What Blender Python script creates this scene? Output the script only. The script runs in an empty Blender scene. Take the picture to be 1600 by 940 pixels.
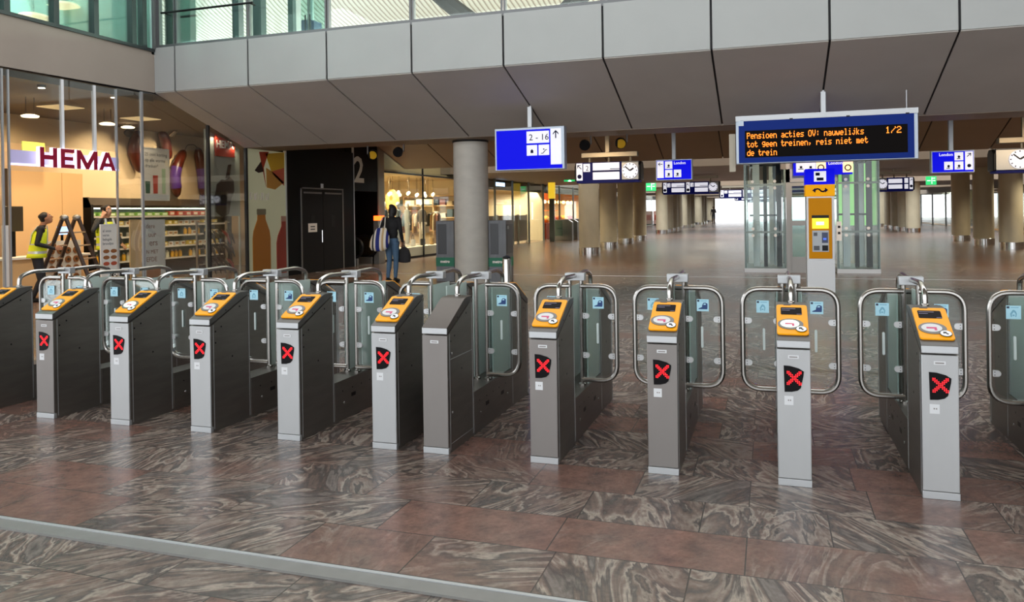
import bpy, bmesh, math, random
from math import sin, cos, pi, radians, sqrt, atan2
from mathutils import Vector, Matrix, Euler
random.seed(7)
S = bpy.context.scene
COL = S.collection
# ------------------------------------------------------------------ camera numbers
FPX, CYP, YAW, PITCH, ROLL, CAMH = 1213.89, 336.666, 0.3197, -0.0037, -0.0145, 1.7
FW = Vector((-sin(YAW)*cos(PITCH), cos(YAW)*cos(PITCH), sin(PITCH)))
_r = Vector((cos(YAW), sin(YAW), 0)); _u = _r.cross(FW)
RT = _r*cos(ROLL) + _u*sin(ROLL); UP = -_r*sin(ROLL) + _u*cos(ROLL)
EYE = Vector((0, 0, CAMH))
def ray(x, y): return FW + RT*((x-800)/FPX) - UP*((y-CYP)/FPX)
def aX(x, y, X): d = ray(x, y); return EYE + d*(X/d.x)
def aY(x, y, Y): d = ray(x, y); return EYE + d*(Y/d.y)
def aZ(x, y, Z): d = ray(x, y); return EYE + d*((Z-CAMH)/d.z)

# ------------------------------------------------------------------ mesh builder
class MB:
    def __init__(s): s.v = []; s.f = []; s.m = []; s.M = Matrix.Identity(4); s.mi = 0
    def add(s, vs, fs, mi=None):
        b = len(s.v); s.v += [tuple(s.M @ Vector(p)) for p in vs]
        flip = s.M.determinant() < 0
        for f in fs:
            f = [b+i for i in f]
            s.f.append(f[::-1] if flip else f); s.m.append(s.mi if mi is None else mi)
        return s
    def box(s, x0, y0, z0, x1, y1, z1, mi=None):
        if x0 > x1: x0, x1 = x1, x0
        if y0 > y1: y0, y1 = y1, y0
        if z0 > z1: z0, z1 = z1, z0
        return s.add([(x0,y0,z0),(x1,y0,z0),(x1,y1,z0),(x0,y1,z0),(x0,y0,z1),(x1,y0,z1),(x1,y1,z1),(x0,y1,z1)],
                     [(0,3,2,1),(4,5,6,7),(0,1,5,4),(1,2,6,5),(2,3,7,6),(3,0,4,7)], mi)
    def prism(s, poly, a, b, axis='x', mi=None):
        """poly of 2D points extruded a..b; axis x: (y,z); y: (x,z); z: (x,y)"""
        n = len(poly)
        P = {'x': lambda p, t: (t, p[0], p[1]), 'y': lambda p, t: (p[0], t, p[1]), 'z': lambda p, t: (p[0], p[1], t)}[axis]
        ar = sum(poly[i][0]*poly[(i+1) % n][1]-poly[(i+1) % n][0]*poly[i][1] for i in range(n))
        if (ar < 0) != (axis == 'y'): poly = poly[::-1]
        if a > b: a, b = b, a
        vs = [P(p, a) for p in poly] + [P(p, b) for p in poly]
        fs = [list(range(n))[::-1], list(range(n, 2*n))] + [(i, (i+1) % n, n+(i+1) % n, n+i) for i in range(n)]
        return s.add(vs, fs, mi)
    def tube(s, pts, r, n=10, mi=None, closed=False, caps=True, flat=1.0):
        pts = [Vector(p) for p in pts]; k = len(pts)
        rs = r if isinstance(r, (list, tuple)) else [r]*k
        vs = []; ref = None
        for i, p in enumerate(pts):
            if closed: t = (pts[(i+1) % k]-pts[i-1]).normalized()
            else: t = (pts[min(i+1, k-1)]-pts[max(i-1, 0)]).normalized()
            if ref is None:
                ref = Vector((0, 0, 1)) if abs(t.z) < .9 else Vector((1, 0, 0))
            a = (ref - t*ref.dot(t))
            if a.length < 1e-5: a = t.orthogonal()
            a.normalize(); b = t.cross(a); ref = a
            for j in range(n):
                th = 2*pi*j/n
                vs.append(p + (a*cos(th) + b*sin(th)*flat)*rs[i])
        fs = []
        for i in range(k if closed else k-1):
            for j in range(n):
                a0 = i*n+j; a1 = i*n+(j+1) % n; b0 = ((i+1) % k)*n+j; b1 = ((i+1) % k)*n+(j+1) % n
                fs.append((a0, a1, b1, b0))
        if caps and not closed:
            fs.append(list(range(n))[::-1]); fs.append([(k-1)*n+j for j in range(n)])
        return s.add(vs, fs, mi)
    def lathe(s, prof, n=24, c=(0, 0, 0), mi=None, sx=1, sy=1):
        vs = []; k = len(prof)
        for r, z in prof:
            for j in range(n):
                th = 2*pi*j/n; vs.append((c[0]+r*cos(th)*sx, c[1]+r*sin(th)*sy, c[2]+z))
        fs = [(i*n+j, i*n+(j+1) % n, (i+1)*n+(j+1) % n, (i+1)*n+j) for i in range(k-1) for j in range(n)]
        fs.append(list(range(n))[::-1]); fs.append([(k-1)*n+j for j in range(n)])
        return s.add(vs, fs, mi)
    def ell(s, c, r, n=12, m=8, mi=None, rot=None):
        vs = []; fs = []
        R = rot or Matrix.Identity(3)
        for i in range(1, m):
            ph = pi*i/m
            for j in range(n):
                th = 2*pi*j/n
                vs.append(Vector(c)+R @ Vector((r[0]*sin(ph)*cos(th), r[1]*sin(ph)*sin(th), r[2]*cos(ph))))
        vs.append(Vector(c)+R @ Vector((0, 0, r[2]))); vs.append(Vector(c)-R @ Vector((0, 0, r[2])))
        T = len(vs)-2
        for i in range(m-2):
            for j in range(n):
                fs.append((i*n+j, (i+1)*n+j, (i+1)*n+(j+1) % n, i*n+(j+1) % n))
        for j in range(n):
            fs.append((T, j, (j+1) % n)); fs.append((T+1, (m-2)*n+(j+1) % n, (m-2)*n+j))
        return s.add(vs, fs, mi)
    def text(s, t, size, x=0, z=0, ext=.002, mi=None, align='LEFT', sx=1.0, bold=0):
        """text in the x-z plane of the builder's frame, facing -y; baseline at z"""
        c = bpy.data.curves.new('t', 'FONT'); c.body = t; c.size = size; c.extrude = ext; c.align_x = align; c.resolution_u = 2
        c.offset = bold
        o = bpy.data.objects.new('t', c); COL.objects.link(o)
        dg = bpy.context.evaluated_depsgraph_get(); me = bpy.data.meshes.new_from_object(o.evaluated_get(dg))
        vs = [(x+v.co.x*sx, -v.co.z, z+v.co.y) for v in me.vertices]; fs = [tuple(p.vertices) for p in me.polygons]
        bpy.data.objects.remove(o); bpy.data.curves.remove(c); bpy.data.meshes.remove(me)
        return s.add(vs, fs, mi)
    def mesh(s, name, mats, smooth=35):
        me = bpy.data.meshes.new(name); me.from_pydata(s.v, [], s.f)
        if not isinstance(mats, (list, tuple)): mats = [mats]
        for m in mats: me.materials.append(m)
        for p, i in zip(me.polygons, s.m): p.material_index = min(i, len(mats)-1)
        if smooth:
            for p in me.polygons: p.use_smooth = True
            me.set_sharp_from_angle(angle=radians(smooth))
        me.update(); return me

def rrect(w, h, r, n=5, cx=0, cy=0):
    out = []
    for sx, sy, a0 in ((1, 1, 0), (-1, 1, 90), (-1, -1, 180), (1, -1, 270)):
        for k in range(n+1):
            a = radians(a0+90*k/n)
            out.append((cx+sx*(w/2-r)+r*cos(a), cy+sy*(h/2-r)+r*sin(a)))
    return out
def ellipse(a, b, n=24, cx=0, cy=0): return [(cx+a*cos(2*pi*k/n), cy+b*sin(2*pi*k/n)) for k in range(n)]
def bend(pts, r, n=6):
    """polyline with rounded corners"""
    pts = [Vector(p) for p in pts]; out = [pts[0]]
    for i in range(1, len(pts)-1):
        a, b, c = pts[i-1], pts[i], pts[i+1]
        u = (a-b); v = (c-b); rr = min(r, u.length*.49, v.length*.49)
        p, q = b+u.normalized()*rr, b+v.normalized()*rr
        for k in range(n+1):
            t = k/n; out.append(p*(1-t)**2 + b*2*t*(1-t) + q*t*t)
    return out+[pts[-1]]

def tag(o, label=None, cat=None, group=None, kind=None):
    if label: o['label'] = label
    if cat: o['category'] = cat
    if group: o['group'] = group
    if kind: o['kind'] = kind
    return o
def empty(name, loc=(0, 0, 0), rz=0, label=None, cat=None, group=None):
    o = bpy.data.objects.new(name, None); COL.objects.link(o); o.location = loc; o.rotation_euler = (0, 0, rz)
    o.empty_display_size = .1
    return tag(o, label, cat, group)
def wpos(o):
    p = Vector((0, 0, 0))
    while o is not None: p += o.location; o = o.parent
    return p
def obj(name, mb, mats, parent=None, bevel=0, smooth=35, world=False, label=None):
    """one mesh object. parent None: origin moved to the base of the mesh. world=True: verts are in world space"""
    if parent is None:
        xs = [v[0] for v in mb.v]; ys = [v[1] for v in mb.v]; zs = [v[2] for v in mb.v]
        L = Vector(((min(xs)+max(xs))/2, (min(ys)+max(ys))/2, min(zs)))
    elif world: L = wpos(parent)
    else: L = None
    if L is not None: mb.v = [tuple(Vector(p)-L) for p in mb.v]
    o = bpy.data.objects.new(name, mb.mesh(name, mats, smooth)); COL.objects.link(o)
    if parent is None: o.location = L
    else: o.parent = parent
    if bevel:
        b = o.modifiers.new('b', 'BEVEL'); b.width = bevel; b.segments = 2; b.limit_method = 'ANGLE'; b.angle_limit = radians(50)
    if label: o['label'] = label
    return o
def struct(name, mb, mats, bevel=0, smooth=35):
    o = bpy.data.objects.new(name, mb.mesh(name, mats, smooth)); COL.objects.link(o); o['kind'] = 'structure'
    if bevel:
        b = o.modifiers.new('b', 'BEVEL'); b.width = bevel; b.segments = 2; b.limit_method = 'ANGLE'; b.angle_limit = radians(50)
    return o
KIDS = {}
def copy_tree(o, parent=None):
    c = o.copy(); COL.objects.link(c); c.parent = parent
    for ch in [k for k in bpy.data.objects if k.parent == o]: copy_tree(ch, c)
    return c
def drop(root, pred):
    for ch in [k for k in bpy.data.objects if k.parent == root]:
        if pred(ch):
            for g in [k for k in bpy.data.objects if k.parent == ch]: bpy.data.objects.remove(g)
            bpy.data.objects.remove(ch)
def frame(o, u, v, n):
    """matrix: builder x->u, builder z->v, builder -y->n (a face seen by someone looking against n)"""
    u, v, n = Vector(u), Vector(v), Vector(n)
    M = Matrix.Identity(4)
    for i in range(3): M[i][0] = u[i]; M[i][1] = -n[i]; M[i][2] = v[i]; M[i][3] = o[i]
    return M
WALLF = lambda y, z, x=-13.0: frame((x, y, z), (0, 1, 0), (0, 0, 1), (1, 0, 0))     # on the left wall, facing +x

# ------------------------------------------------------------------ materials
def lin(c): return tuple((x/12.92 if x <= .04045 else ((x+.055)/1.055)**2.4) for x in c)
def hexc(h): return lin(tuple(int(h[i:i+2], 16)/255 for i in (0, 2, 4)))
def pbr(name, col, rough=.5, metal=0, emit=None, es=1, spec=.5, noise=0, nscale=8, bump=0, stretch=(1, 1, 1)):
    if isinstance(col, str): col = hexc(col)
    m = bpy.data.materials.new(name); m.use_nodes = True; nt = m.node_tree; b = nt.nodes['Principled BSDF']
    b.inputs['Base Color'].default_value = (*col, 1); b.inputs['Roughness'].default_value = rough; b.inputs['Metallic'].default_value = metal
    b.inputs['Specular IOR Level'].default_value = spec
    if emit is not None:
        if isinstance(emit, str): emit = hexc(emit)
        b.inputs['Emission Color'].default_value = (*emit, 1); b.inputs['Emission Strength'].default_value = es
    if noise or bump:
        tc = nt.nodes.new('ShaderNodeTexCoord'); mp = nt.nodes.new('ShaderNodeMapping'); nz = nt.nodes.new('ShaderNodeTexNoise')
        mp.inputs['Scale'].default_value = stretch; nz.inputs['Scale'].default_value = nscale; nz.inputs['Detail'].default_value = 5
        nt.links.new(tc.outputs['Object'], mp.inputs[0]); nt.links.new(mp.outputs[0], nz.inputs['Vector'])
        if noise:
            hsv = nt.nodes.new('ShaderNodeHueSaturation'); hsv.inputs['Color'].default_value = (*col, 1)
            mr = nt.nodes.new('ShaderNodeMapRange'); mr.inputs[1].default_value = .25; mr.inputs[2].default_value = .75
            mr.inputs[3].default_value = 1-noise; mr.inputs[4].default_value = 1+noise
            nt.links.new(nz.outputs[0], mr.inputs[0]); nt.links.new(mr.outputs[0], hsv.inputs['Value']); nt.links.new(hsv.outputs[0], b.inputs['Base Color'])
        if bump:
            bp = nt.nodes.new('ShaderNodeBump'); bp.inputs['Strength'].default_value = bump; bp.inputs['Distance'].default_value = .01
            nt.links.new(nz.outputs[0], bp.inputs['Height']); nt.links.new(bp.outputs[0], b.inputs['Normal'])
    return m
def glow(name, col, s): return pbr(name, col, .4, emit=col, es=s)
def glass(name, tint=(.9, .96, .94), refl=.5, rough=.02):
    m = bpy.data.materials.new(name); m.use_nodes = True; nt = m.node_tree; nt.nodes.clear()
    out = nt.nodes.new('ShaderNodeOutputMaterial'); mx = nt.nodes.new('ShaderNodeMixShader')
    t = nt.nodes.new('ShaderNodeBsdfTransparent'); g = nt.nodes.new('ShaderNodeBsdfGlossy')
    t.inputs[0].default_value = (*tint, 1); g.inputs['Roughness'].default_value = rough; g.inputs[0].default_value = (1, 1, 1, 1)
    fr = nt.nodes.new('ShaderNodeFresnel'); fr.inputs[0].default_value = 1.5
    mu = nt.nodes.new('ShaderNodeMath'); mu.operation = 'MULTIPLY'; mu.inputs[1].default_value = refl
    nt.links.new(fr.outputs[0], mu.inputs[0]); nt.links.new(mu.outputs[0], mx.inputs[0])
    nt.links.new(t.outputs[0], mx.inputs[1]); nt.links.new(g.outputs[0], mx.inputs[2]); nt.links.new(mx.outputs[0], out.inputs[0])
    return m
def milky(name, tint, dif, k):
    m = glass(name, tint, .6); nt = m.node_tree; out = nt.nodes['Material Output']; src = out.inputs[0].links[0].from_socket
    d = nt.nodes.new('ShaderNodeBsdfDiffuse'); d.inputs[0].default_value = (*hexc(dif), 1); mx = nt.nodes.new('ShaderNodeMixShader'); mx.inputs[0].default_value = k
    nt.links.new(src, mx.inputs[1]); nt.links.new(d.outputs[0], mx.inputs[2]); nt.links.new(mx.outputs[0], out.inputs[0]); return m
def stripes(name, cols, scale, axis='X', rough=.7, distort=0, bands=False):
    m = pbr(name, cols[0], rough); nt = m.node_tree; b = nt.nodes['Principled BSDF']
    tc = nt.nodes.new('ShaderNodeTexCoord'); w = nt.nodes.new('ShaderNodeTexWave'); w.wave_type = 'BANDS'; w.bands_direction = axis
    w.wave_profile = 'SAW'; w.inputs['Scale'].default_value = scale; w.inputs['Distortion'].default_value = distort
    w.inputs['Detail'].default_value = 1
    cr = nt.nodes.new('ShaderNodeValToRGB'); cr.color_ramp.interpolation = 'CONSTANT' if bands else 'LINEAR'
    e = cr.color_ramp.elements
    while len(e) < len(cols): e.new(.5)
    for i, c in enumerate(cols):
        e[i].position = i/len(cols) if bands else i/(len(cols)-1); c = hexc(c) if isinstance(c, str) else c; e[i].color = (*c, 1)
    nt.links.new(tc.outputs['Object'], w.inputs['Vector']); nt.links.new(w.outputs[0], cr.inputs[0]); nt.links.new(cr.outputs[0], b.inputs['Base Color'])
    return m

def floor_material():
    m = pbr('stone floor', (.2, .17, .15), .25); nt = m.node_tree; N = nt.nodes; L = nt.links; b = N['Principled BSDF']
    tc = N.new('ShaderNodeTexCoord'); mp = N.new('ShaderNodeMapping'); L.new(tc.outputs['Object'], mp.inputs[0])
    mp.inputs['Location'].default_value = (.13, .21, 0)
    br = N.new('ShaderNodeTexBrick'); L.new(mp.outputs[0], br.inputs['Vector'])
    br.offset = .37; br.offset_frequency = 2; br.squash = 1.45; br.squash_frequency = 3
    br.inputs['Color1'].default_value = (0, 0, 0, 1); br.inputs['Color2'].default_value = (1, 1, 1, 1); br.inputs['Mortar'].default_value = (.5, .5, .5, 1)
    for k, v in (('Scale', 1), ('Mortar Size', .0035), ('Mortar Smooth', .1), ('Bias', 0), ('Brick Width', .66), ('Row Height', .44)): br.inputs[k].default_value = v
    sep = N.new('ShaderNodeSeparateColor'); L.new(br.outputs['Color'], sep.inputs[0]); rnd = sep.outputs[0]
    def math(op, a, bb):
        n = N.new('ShaderNodeMath'); n.operation = op
        for i, q in enumerate((a, bb)):
            if isinstance(q, (int, float)): n.inputs[i].default_value = q
            else: L.new(q, n.inputs[i])
        return n.outputs[0]
    # every slab has its own grain direction and its own piece of stone
    rot = N.new('ShaderNodeVectorRotate'); rot.rotation_type = 'Z_AXIS'; L.new(mp.outputs[0], rot.inputs['Vector'])
    L.new(math('MULTIPLY_ADD', rnd, 2.4), rot.inputs['Angle'])
    mp2 = N.new('ShaderNodeMapping'); mp2.inputs['Scale'].default_value = (.7, 2.6, 1); L.new(rot.outputs[0], mp2.inputs[0])
    nz = N.new('ShaderNodeTexNoise'); nz.noise_dimensions = '4D'; L.new(mp2.outputs[0], nz.inputs['Vector']); L.new(math('MULTIPLY', rnd, 41.0), nz.inputs['W'])
    nz.inputs['Scale'].default_value = 1.25; nz.inputs['Detail'].default_value = 7; nz.inputs['Roughness'].default_value = .55; nz.inputs['Distortion'].default_value = 1.7
    cr = N.new('ShaderNodeValToRGB'); L.new(nz.outputs[0], cr.inputs[0]); e = cr.color_ramp.elements
    stops = [(.28, '393736'), (.38, '7b736d'), (.42, '3f3d3c'), (.465, '77655b'), (.495, 'ab9e90'), (.52, '464443'), (.56, '705f56'), (.60, '95877a'), (.625, '3b3938'), (.69, '7d6a60'), (.76, 'a09386')]
    e[0].position = stops[0][0]; e[1].position = stops[-1][0]
    for p, c in stops[1:-1]: e.new(p)
    for i, (p, c) in enumerate(stops): e[i].position = p; e[i].color = (*hexc(c), 1)
    nr = N.new('ShaderNodeTexNoise'); L.new(mp.outputs[0], nr.inputs['Vector']); nr.inputs['Scale'].default_value = 7; nr.inputs['Detail'].default_value = 9
    cr2 = N.new('ShaderNodeValToRGB'); L.new(nr.outputs[0], cr2.inputs[0]); e2 = cr2.color_ramp.elements
    e2[0].position = .3; e2[0].color = (*hexc('65493f'), 1); e2[1].position = .72; e2[1].color = (*hexc('8d6353'), 1)
    # share of red stone: whole red slabs, and pink drifts in the others
    nb = N.new('ShaderNodeTexNoise'); L.new(mp.outputs[0], nb.inputs['Vector']); nb.inputs['Scale'].default_value = 1.1; nb.inputs['Detail'].default_value = 3
    h = math('FRACT', math('MULTIPLY', rnd, 7.31), 0)
    f = math('ADD', math('MULTIPLY', h, .75), nb.outputs[0])
    mr = N.new('ShaderNodeMapRange'); L.new(f, mr.inputs[0]); mr.inputs[1].default_value = .88; mr.inputs[2].default_value = 1.1; mr.inputs[3].default_value = .12; mr.inputs[4].default_value = .93
    mix = N.new('ShaderNodeMix'); mix.data_type = 'RGBA'; L.new(mr.outputs[0], mix.inputs['Factor']); L.new(cr.outputs[0], mix.inputs[6]); L.new(cr2.outputs[0], mix.inputs[7])
    mj = N.new('ShaderNodeMix'); mj.data_type = 'RGBA'; L.new(br.outputs['Fac'], mj.inputs['Factor']); L.new(mix.outputs[2], mj.inputs[6]); mj.inputs[7].default_value = (*hexc('3a322e'), 1)
    ng = N.new('ShaderNodeTexNoise'); L.new(rot.outputs[0], ng.inputs['Vector']); ng.inputs['Scale'].default_value = 28; ng.inputs['Detail'].default_value = 6; ng.inputs['Roughness'].default_value = .7
    gr = N.new('ShaderNodeMapRange'); L.new(ng.outputs[0], gr.inputs[0]); gr.inputs[1].default_value = .3; gr.inputs[2].default_value = .7; gr.inputs[3].default_value = FLOOR_VALUE*.72; gr.inputs[4].default_value = FLOOR_VALUE*1.28
    hs = N.new('ShaderNodeHueSaturation'); L.new(mj.outputs[2], hs.inputs['Color']); L.new(gr.outputs[0], hs.inputs['Value']); hs.inputs['Saturation'].default_value = .9
    L.new(hs.outputs[0], b.inputs['Base Color'])
    rr = N.new('ShaderNodeMapRange'); L.new(nr.outputs[0], rr.inputs[0]); rr.inputs[3].default_value = .2; rr.inputs[4].default_value = .42
    b.inputs['Specular IOR Level'].default_value = .5
    return m
FLOOR_VALUE = .84

M = dict(
    floor=floor_material(),
    strip=pbr('strip metal', '7f7f7c', .5, .5, noise=.08),
    fascia=pbr('fascia panel', 'a6a9a7', .55, noise=.03, nscale=1.5),
    soffit=pbr('soffit panel', 'b6b2ac', .6, noise=.05, nscale=1.2),
    soffit_warm=pbr('passage ceiling', '8a7a68', .6, noise=.05, nscale=1.2),
    dark=pbr('dark joint', '17181a', .7),
    wallup=pbr('upper wall concrete', '9a8f84', .7, noise=.06, nscale=.9),
    steel=pbr('stainless steel', '8f8f8d', .38, .9, noise=.07, nscale=5, stretch=(8, 8, .8)),
    sidest=pbr('brushed side steel', '726d67', .40, .8, noise=.1, nscale=4, stretch=(6, 1, 6)),
    frontst=pbr('front panel steel', 'a6a8a9', .5, .45, noise=.05, nscale=6, stretch=(1, 1, .3)),
    frontdk=pbr('front panel grey steel', '7c7875', .5, .55, noise=.05, nscale=6, stretch=(1, 1, .3)),
    lightst=pbr('light steel', 'adb0b2', .42, .6),
    tube=pbr('polished tube', 'a8a6a2', .22, 1),
    capdk=pbr('dark cap steel', '4a423b', .38, .7, noise=.08),
    condk=pbr('console grey', '5f5d5a', .42, .7),
    yellow=pbr('signal yellow', 'f0a000', .42, spec=.25),
    black=pbr('black plastic', '0c0c0e', .4, spec=.2), dispbk=pbr('display black', '060507', .3, spec=.12),
    blackm=pbr('black wall panel', '050505', .45, spec=.12),
    screen=pbr('screen glass', '0e0a0e', .5, spec=.06),
    scrtxt=pbr('screen text', '8c86a0', .5, emit='8c86a0', es=.3),
    reader_rim=pbr('reader rim', '6d6a66', .4, .4),
    reader=pbr('reader pad', 'c9c9c9', .4, emit='c9c9c9', es=.05),
    reader_lit=pbr('reader pad lit', 'f0ffe8', .4, emit='e6ffdc', es=1.0),
    pink=pbr('pink card mark', 'c2406f', .5),
    whitep=pbr('white plastic', 'e8eaec', .45),
    sticker=pbr('pale sticker', 'c5c8ca', .5),
    blue_stk=pbr('pale blue sticker', 'a5d3e2', .5),
    blue_dk=pbr('dark blue print', '14386e', .5),
    navy=pbr('navy print', '10203c', .5),
    red_led=glow('red led', 'ff1a26', 2.0), clampst=pbr('clamp steel', 'c9cbcc', .4, .35),
    red_dim=pbr('unlit led', '301012', .5),
    glass=glass('gate glass', (.90, .95, .94), .7),
    gglass=glass('greenish glass', (.70, .84, .81), .9),
    shopglass=glass('shop glass', (.95, .97, .96), .3), sideglass=milky('side glass', (.88, .94, .92), 'e6f2ee', .38), shop2=glass('shop glass two', (.93, .96, .95), .18),
    hallglass=glass('hall glass', (.86, .94, .92), .8),
    greenglass=glass('green glass', (.80, .93, .88), .6), frost=pbr('frosted strip', 'c9d6d4', .6),
    chrome=pbr('chrome', 'd0d0d0', .15, 1),
)
HALL_E, ROOF_E, SKY_E, EXPO, SHOP_E = 560, 1800, 3.4, 0.0, 165
_pc = {}
def pbr_cache0(n, c, *a, **k):
    if n not in _pc: _pc[n] = pbr(n, c, *a, **k)
    return _pc[n]
# ------------------------------------------------------------------ setting: floor, bridge, walls
mb = MB(); mb.add([(-24, -8, 0), (24, -8, 0), (24, 135, 0), (-24, 135, 0)], [(0, 1, 2, 3)]); struct('floor', mb, M['floor'], smooth=0)
mb = MB(); mb.prism([(-7.5, 0), (-7.5, .004), (-7.49, .012), (7.49, .012), (7.5, .004), (7.5, 0)], 3.16, 3.285, 'y'); struct('trim_1', mb, M['strip'])
mb = MB(); mb.box(-7.5, 3.255, .012, 7.5, 3.275, .016); struct('trim_2', mb, M['lightst'])
mb = MB(); mb.box(-12.9, 20.2, 0, 14, 20.26, .004); struct('trim_3', mb, M['lightst'])

XW = -13.03
PW = 1.925; JX = [-10.55+PW*i for i in range(-1, 12)]          # panel joints of the bridge
# bridge: solid dark core with light panels in front and grey panels under it
mb = MB(); mb.prism([(14.07, 5.46), (14.07, 4.52), (17.1, 3.54), (18.3, 3.54), (18.3, 5.46)], XW+.02, 16, 'x'); struct('wall_bridge', mb, M['dark'])
G = .02
edges = [XW] + JX[:1] + JX[1:] 
for i in range(len(edges)-1):
    a, b = edges[i]+(G if i else 0), edges[i+1]-G
    q = MB(); q.box(a, 14.03, 4.51, b, 14.075, 5.5); o = struct('wall_fascia', q, M['fascia'], .004)
    q = MB(); q.prism([(14.05, 4.49), (17.15, 3.50), (17.15, 3.53), (14.06, 4.53)], a, b, 'x'); struct('ceiling_soffit', q, M['soffit'])
mb = MB(); mb.box(XW, 17.14, 3.497, 16, 18.32, 3.535); struct('ceiling_edge', mb, M['soffit_warm'])
# second sloping ceiling of the passage, joints a little off the first one
mb = MB(); mb.prism([(19.8, 5.55), (26.4, 3.45), (26.6, 3.45), (26.6, 5.6)], XW+.03, 17, 'x'); struct('ceiling_core', mb, M['dark'])
JX2 = [-14.9+PW*i for i in range(0, 17)]
for a, b in zip(JX2[:-1], JX2[1:]):
    a = max(a, XW)
    q = MB(); q.prism([(19.8, 5.5), (26.5, 3.40), (26.62, 3.40), (26.62, 3.47), (19.8, 5.56)], a+G, b-G, 'x'); struct('ceiling_slope', q, M['soffit_warm'])
# slabs under the tracks further on, with open bands of daylight between them
def slab(y0, y1, z=3.4, x0=-20, x1=20):
    q = MB(); q.box(x0, y0, z, x1, y1, z+.75); o = struct('ceiling_slab', q, M['soffit_warm'])
for y0, y1 in ((31, 48), (57, 69), (75, 87), (92, 104), (110, 124)): slab(y0, y1)
# glass balustrade bands above the slab edges
for y0 in (30.9, 56.9):
    q = MB(); q.box(-20, y0, 4.15, 20, y0+.03, 5.1); struct('window_band', q, M['hallglass'])

# upper floor: window band of the bridge
mb = MB(); mb.box(XW+.03, 14.05, 5.46, 16, 14.2, 5.56); 
for x in JX: mb.box(x-.05, 14.06, 5.55, x-.012, 14.16, 8.2); mb.box(x+.012, 14.06, 5.55, x+.05, 14.16, 8.2)
mb.box(XW+.03, 14.06, 5.55, XW+.12, 14.16, 8.2)
struct('window_1', mb, pbr('window frame grey', '6f7172', .45, .6), 0)
for a, b in zip(edges[:-1], edges[1:]):
    q = MB(); q.box(a+.05, 14.1, 5.55, b-.05, 14.115, 8.2); struct('window_pane', q, M['greenglass' if b < -8 else 'hallglass'])
q = MB(); q.tube([(-12.7, 13.9, 6.22), (-10.3, 13.9, 6.22)], .025); q.tube([(-12.65, 13.9, 6.22), (-12.65, 14.1, 6.22)], .015); q.tube([(-10.4, 13.9, 6.22), (-10.4, 14.1, 6.22)], .015)
tag(obj('handrail', q, M['black']), 'black handrail in front of the upper bridge windows', 'handrail')
# upper hall floor and interior
mb = MB(); mb.box(XW, 14.2, 5.4, 16, 19.5, 5.5); struct('floor_upper', mb, M['wallup'])
for xa, xb, c, Y, l in ((257, 269, '1c2c2c', 15.0, 'narrow dark post at the left end of the bridge windows'), (274, 297, '3a4040', 15.4, 'wide dark grey pillar behind the black handrail'), (363, 373, '39434a', 16.6, 'dark blue grey post right of the glass double door'),
                      (390, 408, '5c6266', 15.2, 'grey post bundle beside the second bridge window mullion'), (450, 457, '4a5a5a', 15.6, 'green grey post left of the blue sign box'), (457.5, 463, '9aa0a0', 15.6, 'pale slim post left of the blue sign box')):
    mb = MB(); x0, x1 = aY(xa, 40, Y).x, aY(xb, 40, Y).x; mb.box(x0, Y, 5.5, x1, Y+.2, 8.8); mb.box(x0+.02, Y-.004, 5.5, x0+.035, Y, 8.8); tag(obj('post', mb, pbr_cache0('post '+c, c, .5)), l, 'post')
mb = MB()
for x in (-11.5, -10.95, -10.4): mb.box(x-.03, 17.0, 5.5, x+.03, 17.06, 8.3)
mb.box(-11.5, 17, 8.2, -10.4, 17.06, 8.3); mb.box(-11.5, 17, 5.5, -10.4, 17.06, 5.62)
R = empty('glass_door', (-10.95, 17.03, 5.5), 0, 'grey framed glass double door behind the bridge windows', 'door')
obj('door_frame', mb, pbr('door frame grey', '7d8282', .4, .5), R, world=True)
for s in (-1, 1):
    q = MB(); q.box(-10.95+s*.03, 17.02, 5.62, -10.95+s*.52, 17.04, 8.2); obj('door_leaf', q, M['gglass'], R, world=True)
    q = MB(); q.box(-10.95+s*.07-.012, 16.95, 6.35, -10.95+s*.07+.012, 16.98, 6.75); obj('handle', q, M['black'], R, world=True)
c = aY(481, 40, 19); 
mb = MB(); mb.box(c.x-.28, 19, c.z-.18, c.x+.08, 19.4, c.z+.17, 0); mb.box(c.x+.081, 19, c.z-.18, c.x+.2, 19.4, c.z+.13, 0)
R = empty('blue_sign_box', (c.x, 19.2, c.z-.18), 0, 'small dark blue sign box on a post seen through the bridge windows', 'sign')
obj('sign_body', mb, pbr('sign navy', '22305c', .5), R, world=True); q = MB(); q.tube([(c.x, 19.2, c.z), (c.x, 19.2, c.z+3)], .07); obj('hanger', q, M['lightst'], R, world=True)
q = MB(); q.tube([(c.x, 19.2, c.z), (c.x, 19.2, 5.45)], .03); obj('post', q, M['lightst'], R, world=True)
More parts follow.
